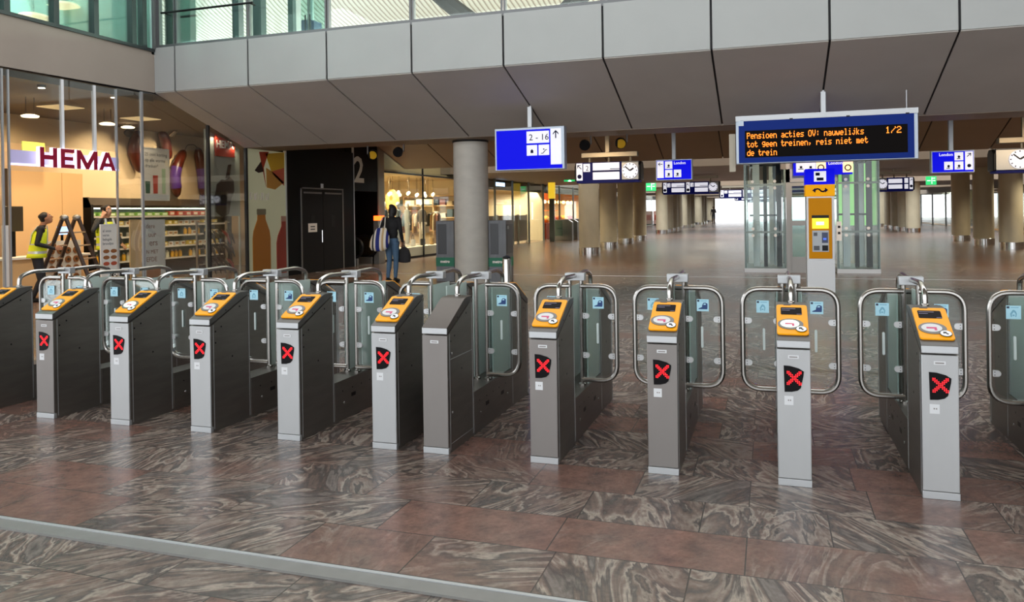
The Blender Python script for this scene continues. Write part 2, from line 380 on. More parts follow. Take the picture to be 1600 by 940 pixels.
# wooden slatted hall roof seen through the bridge windows
def roof():
    q = MB(); n = 24; vs = []
    for i in range(n+1):
        for j in range(2):
            t = i/n; y = 19.6+t*14; z = 15.0-7.4*t+.5*sin(t*9)
            vs.append(((-40, 34)[j], y, z))
    q.add(vs, [(2*i, 2*i+1, 2*i+3, 2*i+2) for i in range(n)])
    o = struct('ceiling_hall', q, stripes('roof slats', ['efe4d6', 'f3eadf', 'f3eadf', '9d8b7b', 'efe4d6'], 1.5, 'X', .8, 1.2), smooth=60)
    m = o.modifiers.new('s', 'SOLIDIFY'); m.thickness = .3; m.offset = 1
roof()
for k, P in enumerate((((662, -30), (690, -4), (712, 14), (742, 36)), ((950, -40), (915, -12), (893, 6), (868, 34)))):
    q = MB(); q.tube(bend([tuple(aY(x, y, 24)) for x, y in P], 1.5), .28, 8)
    tag(obj('roof_beam', q, M['dark']), 'dark curved roof beam leaning %s above the bridge windows' % ('to the right' if k == 0 else 'to the left'), 'beam', 'roof beams')

# left wall above the shop
mb = MB(); mb.prism([(7, 4.42), (14.03, 4.5), (14.03, 5.46), (7, 5.40)], XW-.5, XW, 'x'); struct('wall_left', mb, M['wallup'])
mb = MB(); mb.box(XW-.1, 7, 5.40, XW+.03, 14.03, 5.47)
for y in (9.45, 10.48, 11.51, 12.45, 13.45, 13.75): mb.box(XW-.12, y-.06, 5.4, XW+.02, y+.06, 8.5)
struct('window_2', mb, pbr('window frame dark', '3c4243', .4, .5))
q = MB(); q.box(XW-.06, 13.97, 5.46, XW+.05, 14.12, 8.5); struct('trim_6', q, pbr_cache0('corner post grey', '6f7172', .45, .5))
q = MB(); q.box(XW-.06, 7, 5.45, XW-.045, 14, 8.5); struct('window_3', q, M['hallglass'])
q = MB(); q.box(-17.4, 4, 5.35, -17.2, 16, 9.0); q.box(-17.3, 13.95, 5.35, XW, 14.04, 9); struct('wall_office', q, pbr('office wall', 'b4dcd2', .7))
q = MB(); q.box(-18.1, 6, 4.47, XW-.03, 24.4, 5.3); struct('ceiling_leak_block', q, M['dark'])  # unseen block, added to stop sky light leaking in above the shop
q = MB(); q.box(-17.4, 4, 5.3, XW-.1, 14, 5.38); struct('floor_office', q, M['wallup'])
q = MB(); q.box(-17.4, 4, 9.0, XW-.1, 14, 9.1); struct('ceiling_office', q, pbr('office ceiling', 'c8d8d2', .7))
for k, (px, py, X) in enumerate(((53, 28, -15.0), (101, 10, -15.3))):
    p = aX(px, py-20*0, X); q = MB(); q.lathe([(.05, .12), (.28, .06), (.34, 0), (.3, -.02)], 24, p)
    R = empty('pendant_lamp', p, 0, ('smaller' if k == 0 else 'wider')+' round glowing pendant lamp behind the upper left windows', 'lamp', 'office pendant lamps')
    obj('lamp_shade', q, pbr('lamp shade %d' % k, 'f2e9d8', .5, emit='ffe2b0', es=2.2), R, world=True)
    q = MB(); q.tube([p+Vector((0, 0, .1)), (p.x, p.y, 9.0)], .008); obj('cord', q, M['black'], R, world=True)

# ------------------------------------------------------------------ ticket gates
GW = .0966
def slope(u, v, n):                # point on the sloping console: u across, v up the slope, n off it
    a = radians(26.9)
    return Vector((u, .025+v*cos(a)-n*sin(a), .905+v*sin(a)+n*cos(a)))
SLM = Matrix.Identity(4)
for i, col in enumerate((slope(1, 0, 0)-slope(0, 0, 0), slope(0, 1, 0)-slope(0, 0, 0), slope(0, 0, 1)-slope(0, 0, 0), slope(0, 0, 0))):
    for j in range(3): SLM[j][i] = col[j]
def plate(poly, n0, n1, mi=None, q=None):
    q = q or MB(); q.M = SLM; q.prism(poly, n0, n1, 'z', mi); return q
MIR = Matrix(((-1, 0, 0, 0), (0, -1, 0, 1.92), (0, 0, 1, 0), (0, 0, 0, 1)))      # rear end = front end turned round
def flip(q): q.v = [tuple(MIR @ Vector(p)) for p in q.v]; return q

def cabinet(root, rear, plain, front_m):
    F = flip if rear else (lambda q: q)
    q = MB(); q.prism([(.004, 0.0), (.004, .836), (.488, 1.046), (.488, 0)], -GW, GW, 'x', 0)
    for s in (-1, 1):
        x = s*GW
        for y in (.036, .478): q.box(x-.0012, y-.003, .02, x+.0012, y+.003, .845 if y < .1 else 1.02, 1)
        for y, z in ((.06, .79), (.13, .82), (.26, .56), (.36, .955), (.06, .70)):
            p = [(y+.008*cos(k*pi/4), z+.008*sin(k*pi/4)) for k in range(8)]
            q.prism(p, x-.0012, x+.0012, 'x', 2)
        if plain:
            for z in (.06, .66+.0): q.box(x-.0012, .05, z, x+.0012, .47, z+.004, 1)
            for z in (.28, .70): q.ell((x, .075, z), (.004, .009, .009), 8, 6, 1)
    body = obj('rear_cabinet' if rear else 'front_cabinet', F(q), [M['sidest'], M['lightst'], M['black']], root)
    q = MB(); q.box(-GW, -.006, .045, GW, .012, .838); obj('front_panel', F(q), M[front_m], body, .004)
    q = MB(); q.box(-GW-.001, -.009, 0, GW+.001, .02, .043); obj('kick_plate', F(q), M['lightst'], body, .002)
    q = MB(); q.box(-.032, -.0085, .783, .03, -.006, .803); q.box(-.025, -.009, .789, .022, -.0085, .796, 1); obj('name_label', F(q), [M['sticker'], M['frontdk']], body)
    # console
    q = MB(); q.prism([(-.006, .846), (-.006, .893), (.02, .905), (.33, 1.062), (.37, 1.072), (.488, 1.073), (.488, 1.055)], -GW, GW, 'x', 0)
    for s in (-1, 1):
        p = [(.19+.007*cos(k*pi/4), .945+.007*sin(k*pi/4)) for k in range(8)]; q.prism(p, s*GW-.0012, s*GW+.0012, 'x', 1)
    con = obj('top_cover' if plain else 'console', F(q), [M['capdk'] if plain else M['condk'], M['black']], root, .004)
    q = MB(); q.box(-GW, -.0085, .848, GW, .004, .891); obj('lip', F(q), M['lightst'], con, .003)
    if plain: return
    yb = obj('bezel', F(plate(rrect(.187, .325, .018, 4, 0, .185), 0, .013)), M['yellow'], con, .003)
    q = plate(rrect(.128, .082, .008, 3, -.004, .272), .013, .0145, 0)
    for k, w in ((0, .085), (1, .05), (2, .03)): plate(rrect(w, .003, .001, 1, -.062+w/2+(.09 if k == 2 else 0), (.298, .28, .238)[k]), .0145, .0149, 1, q)
    obj('screen', F(q), [M['screen'], M['scrtxt']], con)
    q = MB(); q.M = SLM
    q.M = SLM @ Matrix.Translation((-.05, .338, .0135)); q.prism([(0, 0), (.045, 0), (.045, .006), (0, .006)], 0, .0008, 'z'); obj('print', F(q), M['navy'], con)
    q = plate(ellipse(.076, .058, 28, -.012, .125), .013, .0165, 0); plate(ellipse(.056, .041, 28, -.016, .127), .0165, .018, 1, q)
    plate([(-.045, .132), (.01, .132), (.01, .1), (-.004, .1), (-.004, .117), (-.045, .117)], .018, .0186, 2, q)
    obj('card_reader', F(q), [M['reader_rim'], M['reader'], M['pink']], con)
    q = plate(ellipse(.033, .031, 22, .05, .07), .0165, .0195, 1); plate(ellipse(.03, .028, 22, .05, .07), .0195, .0205, 0, q)
    ar = [(-.012, .012), (.006, .012), (.002, .006), (.013, -.006), (.007, -.012), (-.005, .0), (-.012, -.006)]
    plate([(.05+a*1.15, .07+b*1.15) for a, b in ar], .0205, .0211, 1, q)
    obj('arrow_sign', F(q), [M['whitep'], M['black']], con)
    if rear: return
    # status display on the front panel
    q = MB(); q.M = frame((0, -.006, 0), (1, 0, 0), (0, 0, 1), (0, -1, 0))
    q.prism([(-.058, .739), (-.02, .737), (.03, .724), (.058, .706), (.056, .68), (.04, .605), (.022, .588), (-.012, .579), (-.054, .577)], -.004, .001, 'y')
    d = obj('status_display', q, M['dispbk'], body, 0)
    q = MB(); q.M = frame((0, -.0105, 0), (1, 0, 0), (0, 0, 1), (0, -1, 0))
    for i in range(9):
        for j in range(9):
            a, b = i-4, j-4
            on = abs(abs(a)-abs(b)) <= 1 and not (abs(a) == 4 and abs(b) == 3 and False)
            x, z = .0015+a*.0098, .664+b*.0098
            if on: q.prism([(x+.0036*cos(k*pi/3), z+.0036*sin(k*pi/3)) for k in range(6)], -.001, .001, 'y')
    obj('red_cross', q, M['red_led'], d)
    q = MB(); q.M = frame((0, -.006, 0), (1, 0, 0), (0, 0, 1), (0, -1, 0)); q.box(-.056, -.0008, .497, -.004, .0005, .552, 0)
    for a in (-.036, -.024): q.box(a, -.0014, .522, a+.007, -.0007, .53, 1)
    obj('sticker', q, [M['sticker'], M['frontdk']], body)

def wing(root, s):
    """one glazed leaf with its tube frame, s = -1 left, 1 right"""
    y = .935
    q = MB(); q.tube(bend([(s*.047, y, 1.115), (s*.327, y, 1.115), (s*.327, y, .378), (s*.047, y, .378)], .13, 8), .0185, 10)
    fr = obj('wing_door', q, M['tube'], root)
    q = MB(); poly = []
    for a, b in bend([(.075, 1.085, 0), (.297, 1.085, 0), (.297, .408, 0), (.075, .408, 0)], .1, 6) if False else [(v.x, v.y) for v in bend([(.07, 1.085, 0), (.297, 1.085, 0), (.297, .408, 0), (.07, .408, 0)], .1, 6)]: poly.append((s*a, b))
    q.prism(poly, y-.005, y+.005, 'y'); obj('glass_pane', q, M['glass'], fr)
    for z in (.57, .88):
        for xi, d in ((.311, -1), (.062, 1)):
            q = MB(); h = .021; L = .05
            p = [(0, -h), (d*L*.6, -h)]+[(d*(L*.6+L*.4*sin(k*pi/6)), -h*cos(k*pi/6)) for k in range(1, 6)]+[(d*L*.6, h), (0, h)]
            q.prism([(s*(xi+a), z+b) for a, b in p], y-.009, y+.009, 'y', 0)
            for b in (-.01, .01): q.prism([(s*(xi+d*.012)+.0035*cos(k*pi/4), z+b+.0035*sin(k*pi/4)) for k in range(8)], y-.0098, y+.0098, 'y', 1)
            obj('glass_clamp', q, [M['clampst'], M['black']], fr)
    q = MB(); q.prism(rrect(.017, .16, .008, 4, s*.178, .745), y-.0062, y+.0062, 'y'); obj('frosted_strip', q, M['frost'], fr)
    q = MB(); q.M = frame((s*.185, y-.0055, .985), (1, 0, 0), (0, 0, 1), (0, -1, 0)); q.box(-.044, -.0008, -.045, .044, .0005, .045, 0)
    q.box(-.04, -.0014, .026, -.024, -.0008, .04, 1); q.box(-.016, -.0014, .03, .03, -.0008, .035, 2)
    if s > 0:      # train
        q.prism([(-.03, -.03), (.033, -.03), (.035, -.012), (.035, .012), (.022, .02), (.005, .018), (-.004, .0), (-.006, -.014), (-.03, -.024)], -.0014, -.0008, 'y', 3)
        q.prism([(.005, .003), (.022, .003), (.022, .013), (.009, .013)], -.0019, -.0014, 'y', 0)
    else:          # hand holding a card
        q.prism([(-.016, -.03), (-.02, -.01), (-.008, .012), (.0, .018), (.012, .01), (.02, -.008), (.016, -.03), (.010, -.03), (.012, -.01), (.002, .004), (-.01, -.012), (-.009, -.03)], -.0014, -.0008, 'y', 2)
        q.prism([(-.006, -.025), (.006, -.025), (.006, -.015), (-.006, -.015)], -.0014, -.0008, 'y', 2)
    obj('sticker', q, [M['blue_stk'], M['navy'], pbr_cache('sticker print', '6fa6bd'), M['blue_dk']], fr)
def pbr_cache(n, c, *a, **k):
    if n not in _pc: _pc[n] = pbr(n, c, *a, **k)
    return _pc[n]

def make_gate(label, plain=False, front_m='frontst'):
    R = empty('ticket_gate', (0, 0, 0), 0, label, 'ticket gate', 'row of ticket gates')
    cabinet(R, False, plain, front_m); cabinet(R, True, False, 'frontst')
    q = MB(); q.box(-GW, .488, 0, GW, 1.432, .33, 0)
    for s in (-1, 1):
        x = s*GW
        for y in (.62, .78, .93, 1.08, 1.25): q.prism([(y+.007*cos(k*pi/4), .24+.007*sin(k*pi/4)) for k in range(8)], x-.001, x+.001, 'x', 1)
        for y in (.76, 1.13): q.box(x-.0015, y, .165, x+.0015, y+.07, .195, 1)
        for y in (.64, 1.3): q.ell((x, y, .14), (.005, .011, .011), 8, 6, 2)
        q.box(x-.001, .495, .02, x+.001, .5, .33, 2)
    pl = obj('plinth', q, [M['sidest'], M['black'], M['chrome']], R, 0)
    for s in (-1, 1):
        q = MB(); q.tube([(s*.047, .95, .33), (s*.047, .95, 1.17)], .0165, 10); q.lathe([(.03, .33), (.03, .345), (.02, .352)], 14, (s*.047, .95, 0)); obj('post', q, M['tube'], R)
        q = MB(); q.box(s*.083-.005, .975, .335, s*.083+.005, 1.425, 1.09); obj('side_glass', q, M['sideglass'], R)
        q = MB(); q.box(s*.083-.008, 1.395, .335, s*.083+.008, 1.43, 1.0); obj('glass_holder', q, M['lightst'], R)
        wing(R, s)
    q = MB(); q.box(-.079, .918, 1.157, .079, .982, 1.217); obj('connector', q, M['lightst'], R, .004)
    q = MB(); q.tube(bend([(0, .43, 1.06), (0, .43, 1.16), (0, .56, 1.205), (0, .93, 1.195)], .1, 7), .0185, 12); q.lathe([(.024, 0), (.024, .02), (.019, .024)], 14, (0, .43, 1.064)); obj('handrail', q, M['tube'], R)
    q = MB(); q.tube(bend([(0, .97, 1.195), (0, 1.34, 1.205), (0, 1.49, 1.16), (0, 1.49, 1.06)], .1, 7), .0185, 12); obj('handrail', q, M['tube'], R)
    return R
X0, SP = -6.004, .8092
GX = [X0-SP] + [X0+SP*i for i in range(5)] + [-2.3608, -1.5625, -.7643, .0339, .8323, 1.632]
proto = make_gate('x'); protop = make_gate('x', True, 'frontdk')
LBL = ['ticket gate cut off at the left edge of the photo, without its front in view',
       'grey-fronted ticket gate with a dim reader, second in the row from the left edge',
       'ticket gate with a brightly lit card reader in the left half of the row',
       'ticket gate third to the left of the dark-capped gate without a reader',
       'ticket gate second to the left of the dark-capped gate without a reader',
       'ticket gate standing directly beside the dark-capped gate, on its left',
       'ticket gate with plain dark steel cap and no yellow reader on its front',
       'grey-fronted ticket gate next on the right of the dark-capped gate',
       'grey-fronted ticket gate second on the right of the dark-capped gate',
       'ticket gate facing the camera straight on in front of the yellow ticket machine',
       'ticket gate showing its left side, next on the right of the straight-on gate',
       'ticket gate cut off at the right edge, only its left wing in view']
gates = []
for i, x in enumerate(GX):
    plain = i == 6
    g = protop if plain else (proto if i == 1 else copy_tree(proto))
    g.location = (x+GW, 5.056, 0); g['label'] = LBL[i]; gates.append(g)
def kids(o): return [k for k in bpy.data.objects if k.parent == o]
for i, g in enumerate(gates):
    if i == 5: drop(g, lambda c: (c.name.startswith('wing_door') and max(v[0] for v in c.bound_box) > .2) or (c.name.startswith('post') and max(v[0] for v in c.bound_box) > 0))
    if i == 6: drop(g, lambda c: c.name.startswith('wing_door') and min(v[0] for v in c.bound_box) < -.2)
    for c in kids(g):
        for d in kids(c):
            if i in (2, 9) and d.name.startswith('card_reader') and c.matrix_basis is not None and min(v[1] for v in d.bound_box) < .5:
                d.data = d.data.copy(); d.data.materials[1] = M['reader_lit']; d['label'] = 'brightly lit card reader'
            if i in (1, 7, 8) and d.name.startswith('front_panel') and min(v[1] for v in d.bound_box) < .5:
                d.data = d.data.copy(); d.data.materials[0] = M['frontdk']
# ------------------------------------------------------------------ shop on the left
M.update(cream=pbr('shop wall cream', 'd8c2a0', .7, noise=.03, nscale=.6), shopceil=pbr('shop ceiling', '6b5d4c', .8), orangew=pbr('partition', 'e2bd8c', .6),
         tile=pbr('tiled wall', 'c9b49b', .4), white=pbr('white paint', 'e4e2de', .5), mull=pbr('mullion', 'b9bcc0', .4, .6), mulldk=pbr('mullion dark', '1c1d1f', .4),
         shelf=pbr('shelf', 'c8cfc8', .4), fr_in=pbr('fridge liner', '9fb09c', .6), sausage=pbr('sausage skin', '4e1a0c', .25), purple=pbr('purple label', '4b2a7a', .35),
         brown=pbr('dark canopy', '3a2f22', .5), greyp=pbr('grey print', '5a5a5c', .6), paper=pbr('paper', 'ece7df', .7), red=pbr('shop red', 'a02818', .5))
CEIL = 4.36
q = MB(); q.box(-18, 6, CEIL, -13.1, 23, CEIL+.1); struct('ceiling_shop', q, M['shopceil'])
q = MB(); q.box(-18.1, 6, 0, -18, 23, CEIL+.1); struct('wall_shop_back', q, M['cream'])
q = MB(); q.box(-18, 22.9, 0, -13.2, 23, CEIL); struct('wall_shop_side', q, M['cream'])
q = MB(); q.box(-18, 6, 0, -13.1, 6.1, CEIL); struct('wall_shop_near', q, M['cream'])
q = MB(); q.box(-16.9, 13.55, 0, -16.8, 14.92, 2.86, 0); q.box(-16.9, 14.94, 0, -16.8, 15.55, 2.86, 0); q.box(-16.95, 13.45, 0, -16.78, 13.54, 2.9, 1); struct('partition_shop', q, [M['orangew'], M['brown']])  # narrow dark strip stands in for the dark gap beside the panels
q = MB(); q.box(-18, 6.1, .02, -17.95, 15.4, 3.4); struct('wall_tiles', q, M['tile'])
# glazing
def pane(name, y0, y1, z0, z1, m='shopglass', x=XW):
    q = MB(); q.box(x-.008, y0, z0, x+.008, y1, z1); return struct(name, q, M[m])
pane('window_4', 7, 10.35, 0, 4.42); pane('window_5', 12.95, 13.62, 0, 4.45); pane('window_6', 10.4, 12.95, 3.1, 4.42)
q = MB(); q.prism([(13.64, 0), (15.75, 0), (15.75, 3.95), (14.03, 4.48), (13.64, 4.48)], XW-.008, XW+.008, 'x'); struct('window_7', q, M['shopglass'])
q = MB(); q.prism([(15.76, 0), (17.18, 0), (17.18, 3.5), (15.76, 3.94)], XW-.008, XW+.008, 'x'); struct('window_8', q, M['shopglass'])
q = MB()
for y, w, z in ((10.36, .03, 4.42), (10.48, .03, 4.42), (12.93, .03, 4.42), (13.63, .055, 4.47)): q.box(XW-.02, y-w/2, 0, XW+.02, y+w/2, z, 0)
for y, w, z in ((15.75, .06, 3.95), (17.19, .07, 3.5)): q.box(XW-.04, y-w/2, 0, XW+.03, y+w/2, z, 1)
q.box(XW-.05, 7, 0, XW+.05, 10.3, .12, 0); q.box(XW-.05, 13.65, 0, XW+.05, 18.9, .1, 0)
struct('window_9', q, [M['mull'], M['mulldk']])
q = MB(); q.box(XW-.3, 7, 4.30, XW-.02, 14, 4.42); struct('ceiling_edge_shop', q, M['brown'])

# illuminated name sign over the door
c0 = aX(62, 232, XW+.05); 
R = empty('shop_sign', (XW, 12.0, 2.68), 0, 'illuminated dark red letter sign over the shop entrance', 'sign')
q = MB(); q.box(XW-.05, 10.5, 2.74, XW-.02, 13.0, 2.98); obj('light_band', q, pbr('violet band', 'b0aac4', .4, emit='b9b2ee', es=.3), R, world=True)
q = MB(); q.box(XW-.06, 10.5, 2.70, XW-.01, 13.0, 2.74); obj('light_strip', q, pbr('violet glow', 'e8e4ff', .4, emit='d8d0ff', es=1.0), R, world=True)
for y in (11.62, 12.38): q = MB(); q.box(XW-.045, y-.03, 2.98, XW+.01, y+.03, 4.42); obj('hanger', q, M['whitep'], R, world=True)
mred, mhalo = pbr('letter red', '8c1230', .35, emit='8c1230', es=.12), pbr('letter edge light', 'ffffff', .4, emit='e2deff', es=1.6)
for ch, pa, pb in (('H', 62.5, 89), ('E', 95, 116), ('M', 120, 152), ('A', 154.5, 180)):
    ya, yb = aX(pa, 250, XW+.1).y, aX(pb, 255, XW+.1).y
    w, h, t = yb-ya, .37, .085
    polys = {'H': [[(0, 0), (t, 0), (t, h), (0, h)], [(w-t, 0), (w, 0), (w, h), (w-t, h)], [(t, h/2-t/2), (w-t, h/2-t/2), (w-t, h/2+t/2), (t, h/2+t/2)]],
             'E': [[(0, 0), (t, 0), (t, h), (0, h)]]+[[(t, z), (w-d, z), (w-d, z+t*.85), (t, z+t*.85)] for z, d in ((0, 0), (h/2-t*.42, .03), (h-t*.85, 0))],
             'M': [[(0, 0), (t, 0), (t, h), (0, h)], [(w-t, 0), (w, 0), (w, h), (w-t, h)], [(t*.98, h), (t*.98, h-.15), (w/2-.03, 0), (w/2, 0), (w/2, .12)], [(w-t*.98, h), (w/2, .12), (w/2, 0), (w/2+.03, 0), (w-t*.98, h-.15)]],
             'A': [[(0, 0), (t, 0), (w/2+.01, h-.09), (w/2+.01, h), (w/2-t*.5, h)], [(w, 0), (w/2+t*.5, h), (w/2+.01, h), (w/2+.01, h-.09), (w-t, 0)], [(w*.24, h*.2), (w*.76, h*.2), (w*.66, h*.40), (w*.34, h*.40)]]}[ch]
    q = MB(); q.M = WALLF(ya, 2.69, XW+.10)
    for pl in polys: q.prism(pl, -.012, 0, 'y')
    obj('letter', q, mred, R, world=True, smooth=0)
    q = MB(); q.M = WALLF(ya-.014, 2.695, XW+.09)
    for pl in polys: q.prism(pl, -.008, .06, 'y')
    obj('letter_glow', q, mhalo, R, world=True, smooth=0)

# wall-mounted giant sausages
def sausage(pts, label, band=True):
    n = 26; P = bend(pts, .9, 12); 
    ln = [0]
    for a, b in zip(P[:-1], P[1:]): ln.append(ln[-1]+(b-a).length)
    def at(t):
        d = t*ln[-1]
        for i in range(len(P)-1):
            if ln[i+1] >= d: return P[i].lerp(P[i+1], (d-ln[i])/max(1e-6, ln[i+1]-ln[i]))
        return P[-1]
    q = MB(); T = [i/n for i in range(n+1)]
    q.tube([at(t) for t in T], [.165*sqrt(max(.02, 1-abs(2*t-1)**5)) for t in T], 14)
    o = obj('giant_sausage', q, M['sausage']); tag(o, label, 'decoration', 'giant sausages on the shop wall')
    if not band: return
    T = [.42+.4*i/10 for i in range(11)]; q = MB(); q.tube([at(t) for t in T], .172, 14); obj('label_band', q, M['purple'], o, world=True)
XS = -17.78
def sp(x, y): return aX(x, y, XS)
def s_at(p): return [sp(*a) for a in p]
sausage(s_at([(217, 204), (206, 232), (222, 270)]), 'giant sausage curving down the wall left of the hanging price poster', False)
sausage(s_at([(251, 205), (258, 218), (262, 250)]), 'giant sausage partly hidden by the hanging price poster', False)
sausage(s_at([(288, 234), (272, 268), (277, 308)]), 'giant sausage with purple band on the left of its hung pair')
sausage(s_at([(309, 230), (316, 268), (319, 308)]), 'giant sausage with purple band beside the black window post')
q = MB(); q.tube(bend(s_at([(289, 236), (292, 226), (304, 226), (309, 232)]), .3), .012, 8); tag(obj('string', q, M['brown']), 'string joining two giant sausages on the wall', 'string')

# chilled display along the back wall
FX = -17.0; fy0, fy1 = aX(141, 330, FX).y, 21.6
R = empty('display_fridge', (FX, (fy0+fy1)/2, 0), 0, 'long open chilled display with lit shelves at the back of the shop', 'fridge')
q = MB(); q.box(FX-.95, fy0, 0, FX-.9, fy1, 2.2); obj('back_panel', q, M['fr_in'], R, world=True)
q = MB(); q.prism([(FX-.95, 2.0), (FX, 2.0), (FX+.02, 2.06), (FX-.06, 2.26), (FX-.95, 2.26)], fy0, fy1, 'y'); obj('canopy', q, M['brown'], R, world=True)
for y in (fy0, fy1-.09): q = MB(); q.prism([(FX-.95, 0), (FX+.03, 0), (FX+.03, 2.05), (FX-.1, 2.27), (FX-.95, 2.27)], y, y+.09, 'y'); obj('end_panel', q, M['black'], R, .01, world=True)
q = MB(); q.box(FX-.9, fy0+.09, 0, FX+.02, fy1-.09, .42); obj('base', q, M['black'], R, world=True)
SH = (.50, .86, 1.18, 1.50, 1.76)
for z in SH: q = MB(); q.box(FX-.9, fy0+.09, z-.03, FX-.12, fy1-.09, z, 0); q.box(FX-.12, fy0+.09, z-.04, FX-.1, fy1-.09, z+.01, 1); obj('shelf', q, [M['shelf'], M['white']], R, world=True)
q = MB(); q.box(FX-.2, fy0+.1, 1.96, FX-.12, fy1-.1, 1.99); obj('light_tube', q, glow('fridge light', 'f2ffe6', 5), R, world=True)
def proto_thing(name, q, mats, label, cat, group): return tag(obj(name, q, mats), label, cat, group)
def place(o, first, loc, rz=0):
    c = o if first else copy_tree(o); c.location = loc; c.rotation_euler = (0, 0, rz); return c
prods = []
def juice(col, name, label):
    q = MB(); q.lathe([(.05, 0), (.055, .01), (.055, .15), (.03, .19), (.024, .2)], 12, (0, 0, 0), 0)
    R = empty(name, (0, 0, 0), 0, label, 'drink', 'bottles in the chilled display'); obj('bottle_body', q, pbr_cache(name+col, col, .25), R)
    q = MB(); q.lathe([(.027, .198), (.027, .23)], 10); obj('cap', q, M['white'], R); return R
ja = juice('e8b02a', 'juice_bottle', 'small yellow juice bottle in the chilled display'); jb = juice('e9e6cc', 'milk_bottle', 'small white milk bottle in the chilled display')
def pack(name, cols, w, d, h, label):
    q = MB(); q.box(-d/2, -w/2, 0, d/2, w/2, h, 0); q.box(d/2-.001, -w*.35, h*.25, d/2+.002, w*.35, h*.75, 1)
    o = obj(name, q, [pbr_cache(name+cols[0], cols[0], .5), pbr_cache(name+cols[1], cols[1], .5)], None, .004)
    return tag(o, label, 'food pack', 'food packs in the chilled display')
pk = [pack('sandwich_pack', ('e6e0d2', 'a8794a'), .17, .1, .12, 'pale triangular sandwich pack in the chilled display'),
      pack('salad_box', ('8fae4e', 'e8efcf'), .24, .2, .11, 'green salad box on the upper chilled shelf'),
      pack('red_carton', ('c4452e', 'e8c9b0'), .22, .18, .14, 'red carton on the upper chilled shelf'),
      pack('yellow_pack', ('e9c94a', 'f4efd6'), .15, .14, .13, 'yellow food pack in the chilled display')]
used = set(); rnd = random.Random(3)
def put(o, loc):
    place(o, o.name not in used, loc); used.add(o.name)
for si, z in enumerate(SH):
    y = fy0+.25
    while y < fy1-.3:
        t = (y-fy0)/(fy1-fy0)
        if si == 0 or (si == 2 and rnd.random() < .4): 
            o = ja if rnd.random() < .7 else jb; w = .15
        elif si == 4: o = pk[1] if t < .55 or t > .85 else pk[2]; w = .3
        else: o = pk[0] if rnd.random() < .6 else pk[3]; w = .22
        put(o, (FX-.25-rnd.random()*.05, y, z+.001)); y += w+rnd.random()*.06
        if rnd.random() < .1: y += .2
# printed posters and boards
def board(name, x, p0, p1, label, cat, draws, thick=.02, z0=None, frame_m=None, group=None, base='paper'):
    """upright printed board facing +x at plane x between two pixel corners; draws(q, w, h) adds print"""
    a, b = aX(*p0, x), aX(*p1, x); y0, y1 = a.y, b.y; zt = a.z; zb = b.z if z0 is None else z0
    R = empty(name, (x, (y0+y1)/2, zb), 0, label, cat, group)
    q = MB(); q.box(x-thick, y0, zb, x, y1, zt); obj('panel', q, M[base], R, world=True)
    if frame_m:
        q = MB(); t = .025
        for c in ((y0-t, zb-t, y1+t, zb), (y0-t, zt, y1+t, zt+t), (y0-t, zb, y0, zt), (y1, zb, y1+t, zt)): q.box(x-thick, c[0], c[1], x+.01, c[2], c[3])
        obj('frame', q, M[frame_m], R, world=True)
    q = MB(); q.M = WALLF(y0, zb, x+.001); ms = draws(q, y1-y0, zt-zb); obj('print_lettering', q, ms, R, world=True, smooth=0)
    return R, y0, y1, zb, zt
def d_price(q, w, h):
    for i, t in enumerate(('25 cent korting', 'op alle warme', 'dranken*')): q.text(t, h*.095, w*.07, h*(.86-.115*i), .001, 0)
    q.box(0, -.001, h*.0, w, 0, h*.1, 1)
    return [M['greyp'], pbr_cache('print pale', 'd9dde0')]
PR, y0, y1, zb, zt = board('price_poster', -13.9, (223, 231), (264, 312), 'hanging white drinks poster with three coloured cups', 'poster', d_price, frame_m='white')
w, h = y1-y0, zt-zb
for cx, cw, hh, c in ((.17, .19, .24, '3e6a58'), (.47, .2, .36, 'c8493a'), (.8, .15, .5, 'b9d3ae')):
    q = MB(); q.M = WALLF(y0, zb, -13.898); q.prism([(w*(cx-cw*.42), h*.12), (w*(cx+cw*.42), h*.12), (w*(cx+cw*.5), h*(.12+hh)), (w*(cx-cw*.5), h*(.12+hh))], -.002, 0, 'y'); obj('cup_picture', q, pbr_cache('cup '+c, c), PR, world=True)
def d_love(q, w, h):
    for t, s, z, x in (('dere', .10, .88, .05), ('uur', .115, .76, .16), ('ers', .14, .64, .2), ('N MET', .085, .53, .05), ('EFDE', .10, .42, .05)): q.text(t, h*s*.9, w*x, h*z, .001, 0)
    return [pbr_cache('brown print', '8a5a48')]
LR, y0, y1, zb, zt = board('slogan_board', -13.5, (226, 343), (259, 432), 'standing white board with brown slogan lettering behind the shop window', 'board', d_love, z0=.0, base='white')
w, h = y1-y0, zt-zb; q = MB(); q.M = WALLF(y0, zb, -13.499); q.box(w*.05, -.002, 0, w*.75, 0, h*.34); obj('bread_picture', q, pbr_cache('bread print', 'a8683a'), LR, world=True)
q = MB(); a, b = aX(203, 343, -13.6), aX(222, 432, -13.6); q.box(-13.63, a.y, 0, -13.6, b.y, a.z); tag(obj('board', q, M['orangew']), 'plain beige upright board left of the slogan board', 'board')
def d_sand(q, w, h):
    for i, t in enumerate(('al onze', 'verse', 'belegde', 'broodjes')): q.text(t, h*.065, w*.08, h*(.88-.075*i), .001, 0)
    q.text('3:-', h*.17, w*.5, h*.05, .001, 1, bold=.006)
    for i in range(3):
        for j in range(2): q.prism(ellipse(w*.19, h*.035, 16, w*(.28+.45*j), h*(.54-.11*i)), -.002, 0, 'y', 2 if i < 2 else 3)
    return [M['greyp'], M['black'], pbr_cache('bun print', '9b6238'), pbr_cache('meat print', 'b8553a')]
board('price_sign', -13.45, (158, 352), (185, 424), 'standing price sign with pictures of buns and a large 3', 'sign', d_sand, z0=.35, frame_m='white')
